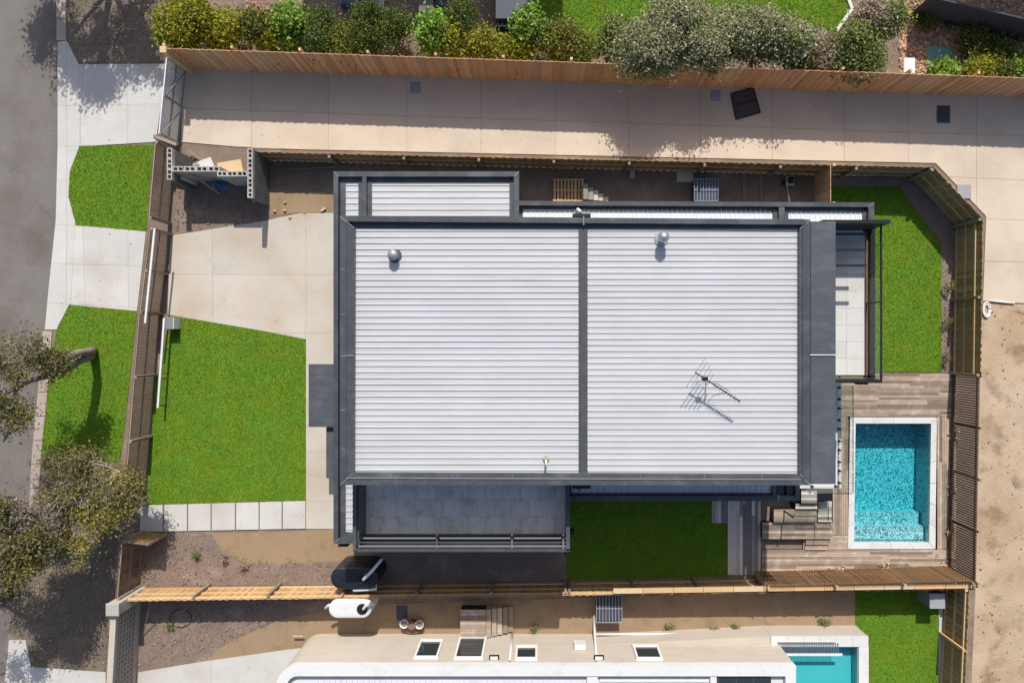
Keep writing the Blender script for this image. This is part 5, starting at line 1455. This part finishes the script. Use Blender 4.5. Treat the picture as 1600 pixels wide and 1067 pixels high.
for i, (px, py, rx, ry, h, k, lab) in enumerate(SHRUBS):
    zc = h*.6; s = (H-zc)/F
    c = P(px, py, zc); r = (rx*s*1.04, ry*s*1.04, h*.42)
    t = thing('shrub' if rx > 9 else 'plant', lab, 'shrub' if rx > 9 else 'plant', (c.x, c.y, 0))
    big = rx > 45
    A3 = rx*ry/900
    ncl = int(max(6, 20*A3**.9)); size = .085 if k in ('lime',) else .07 if not big else .07
    if k == 'dark': size = .055
    if rx < 10: size = .045
    ell = [((c.x,c.y,c.z), r)]
    if rx > 9:
        rg_ = random.Random(300+i); ell = []
        for _ in range(5 if big else 4):
            a_ = rg_.uniform(0,6.28); d_ = rg_.uniform(.2,.6)
            f_ = rg_.uniform(.45,.75)
            ell.append(((c.x+math.cos(a_)*r[0]*d_, c.y+math.sin(a_)*r[1]*d_, c.z*rg_.uniform(.8,1.15)), (r[0]*f_, r[1]*f_, r[2]*rg_.uniform(.7,1.1))))
        ncl = max(4, int(ncl*(.75 if big else .62)))
    v, cen = foliage(ell, ncl, 130 if rx > 9 else 22, size*.85, .19 if rx > 9 else .06, 100+i, .42 if k != 'lime' else .6)
    MIX = {'yg':'olive','olive':'dark','dark':'olive','lime':'green','silver':'green','green':'olive','pink':'silver'}
    o = tris_obj('foliage', v-np.array([c.x,c.y,0]), None, LM[k], 4); link(o, t, (c.x,c.y,0))
    if rx > 9:
        v2, c2_ = foliage(ell, max(2,ncl//3), 90, size*.8, .22, 700+i, .4)
        o = tris_obj('foliage', v2-np.array([c.x,c.y,0]), None, LM[MIX[k]], 4); link(o, t, (c.x,c.y,0))
    mb = MB()
    for q in cen[:9]:
        mb.tube([(c.x+R.uniform(-.05,.05),c.y+R.uniform(-.05,.05),0),((c.x+q[0])/2+R.uniform(-.1,.1),(c.y+q[1])/2,q[2]*.5),tuple(q)], [.03*min(1,rx/20),.02*min(1,rx/20),.006], 5)
    obj('stems', mb, M['twig'], t)

def tree(label, base, limbs, crowns, seed, nleaf=110, size=.065, ncl=12, group=None, dead=None):
    t = thing('tree', label, 'tree', (base[0],base[1],0), group)
    mb = MB()
    for pts, r0, r1 in limbs:
        n = len(pts); pp = [Vector(p) for p in pts]
        fine = []
        for i in range(n-1):
            for u in (0,.33,.66): fine.append(pp[i].lerp(pp[i+1],u)+Vector((R.uniform(-.04,.04),R.uniform(-.04,.04),R.uniform(-.03,.03)))*(0 if i == 0 and u == 0 else 1))
        fine.append(pp[-1]); m = len(fine)
        mb.tube(fine, [r0+(r1-r0)*i/(m-1) for i in range(m)], 9)
    obj('trunk', mb, M['bark'], t, smooth=True)
    tips = [Vector(l[0][-1]) for l in limbs]
    allc = []
    for gi, (k, ells) in enumerate(crowns):
        v, cen = foliage(ells, ncl, nleaf, size, .20, seed+gi); allc.append(cen)
        o = tris_obj('crown', v-np.array([base[0],base[1],0]), None, LM[k], 4); link(o, t, (base[0],base[1],0))
    cen = np.concatenate(allc); mb = MB()
    for q in cen:
        q = Vector(q); s = min(tips, key=lambda p: (p-q).length)
        m = s.lerp(q,.5)+Vector((R.uniform(-.15,.15),R.uniform(-.15,.15),R.uniform(-.1,.15)))
        mb.tube([s,m,q],[.03,.018,.006],5)
        for _ in range(5):
            e = q+Vector((R.uniform(-.35,.35),R.uniform(-.35,.35),R.uniform(-.1,.3))); mb.tube([m.lerp(q,.6),e],[.012,.005],4)
    obj('branches', mb, M['twig'], t)
    return t
def E(px, py, z, rx, ry, rz): return (tuple(P(px,py,z)), (rx,ry,rz))
b0 = P(146,549)
tree('leaning street tree with grey forked trunk on the verge lawn', b0,
     [([tuple(b0), tuple(P(126,553,1.2)), tuple(P(86,561,2.3)), tuple(P(40,560,3.0))], .19, .07),
      ([(b0.x-.02,b0.y-.12,.0), tuple(P(134,560,.8)), tuple(P(100,577,1.7)), tuple(P(62,590,2.6)), tuple(P(20,607,3.2)), tuple(P(-12,625,3.6))], .16, .05),
      ([tuple(P(30,603,3.1)), tuple(P(12,640,3.3)), tuple(P(5,690,3.4))], .05, .025)],
     [('bank', [E(30,555,3.3,1.15,.75,.55), E(72,572,2.9,.65,.5,.4), E(92,566,2.5,.4,.35,.3), E(0,585,3.5,.8,.6,.5), E(10,650,3.5,.75,.55,.45), E(28,645,3.3,.45,.4,.3), E(-25,620,3.7,.8,.8,.5)])], 900, ncl=13, nleaf=110, size=.05)
b1 = P(200,752)
tree('spreading dry olive tree over the verge and front fence at lower left', P(150,800),
     [([tuple(P(165,800)), tuple(P(150,800,.9)), tuple(P(128,790,1.8)), tuple(P(110,770,2.3))], .17, .06),
      ([tuple(P(150,800,.9)), tuple(P(110,815,1.6)), tuple(P(70,830,2.6)), tuple(P(20,845,3.5))], .11, .04),
      ([tuple(P(128,790,1.8)), tuple(P(150,755,2.1)), tuple(P(180,735,2.3))], .06, .03),
      ([tuple(P(70,830,2.6)), tuple(P(45,870,3.2)), tuple(P(25,905,3.6))], .05, .02)],
     [('bank', [E(115,735,2.3,1.0,.8,.4), E(150,770,2.3,.9,.7,.4), E(90,790,2.4,.7,.6,.4), E(35,835,3.6,.8,.6,.4), E(-10,860,4.0,.9,.7,.4), E(-30,800,4.1,.9,.8,.4), E(10,905,3.8,.8,.6,.4), E(60,850,3.3,.6,.5,.3), E(200,770,2.1,.5,.6,.3)]),
      ('bank2', [E(160,805,2.2,.7,.6,.4), E(110,855,2.3,.5,.6,.35), E(15,885,3.6,.7,.5,.35), E(50,865,3.0,.5,.4,.3), E(180,755,2.2,.6,.5,.3)]),
      ('drytwig', [E(55,815,3.2,.7,.5,.3), E(20,805,3.7,.6,.5,.3)])], 950, ncl=19, nleaf=120, size=.05)
b2 = P(-75,850)
tree('street tree at the left edge whose crown shades the lower verge', b2,
     [([tuple(b2), tuple(b2+Vector((.2,.2,1.4))), tuple(b2+Vector((.6,.1,2.6)))], .2, .08),
      ([tuple(b2+Vector((.2,.2,1.4))), tuple(P(-10,905,2.6)), tuple(P(12,935,2.8))], .07, .02)],
     [('bank', [E(-15,910,2.9,.6,.7,.4), E(-40,860,3.1,.9,.8,.5), E(-50,960,3.0,.8,.7,.4)]), ('drytwig', [E(5,925,2.7,.4,.4,.25)])], 990, ncl=18, nleaf=140, size=.05)
# street tree beyond the top left corner; its shadow falls on verge, crossover and road
b3 = Vector((-16.8, 15.6, 0))
tree('street tree just beyond the top left corner shading the verge', b3,
     [([tuple(b3), (b3.x+.1,b3.y,1.8), (b3.x,b3.y+.1,3.6)], .22, .09), ([(b3.x+.1,b3.y,1.8),(b3.x-1.3,b3.y+.2,3.8)], .1, .05), ([(b3.x+.1,b3.y,1.8),(b3.x+1.4,b3.y-.2,3.6)], .1, .05)],
     [('bank', [((-17.2,15.3,4.6),(1.3,1.3,.8)), ((-15.4,15.5,4.5),(1.1,1.2,.8)), ((-18.0,16.8,4.8),(.9,1.2,.7)), ((-16.3,17.4,4.8),(1.5,1.2,.8)), ((-19.1,17.2,4.8),(.6,1.1,.6)), ((-16.9,14.6,4.3),(.7,.5,.5)), ((-15.0,17.3,4.4),(.9,1.2,.7))])], 1200, ncl=16, nleaf=150, size=.075)
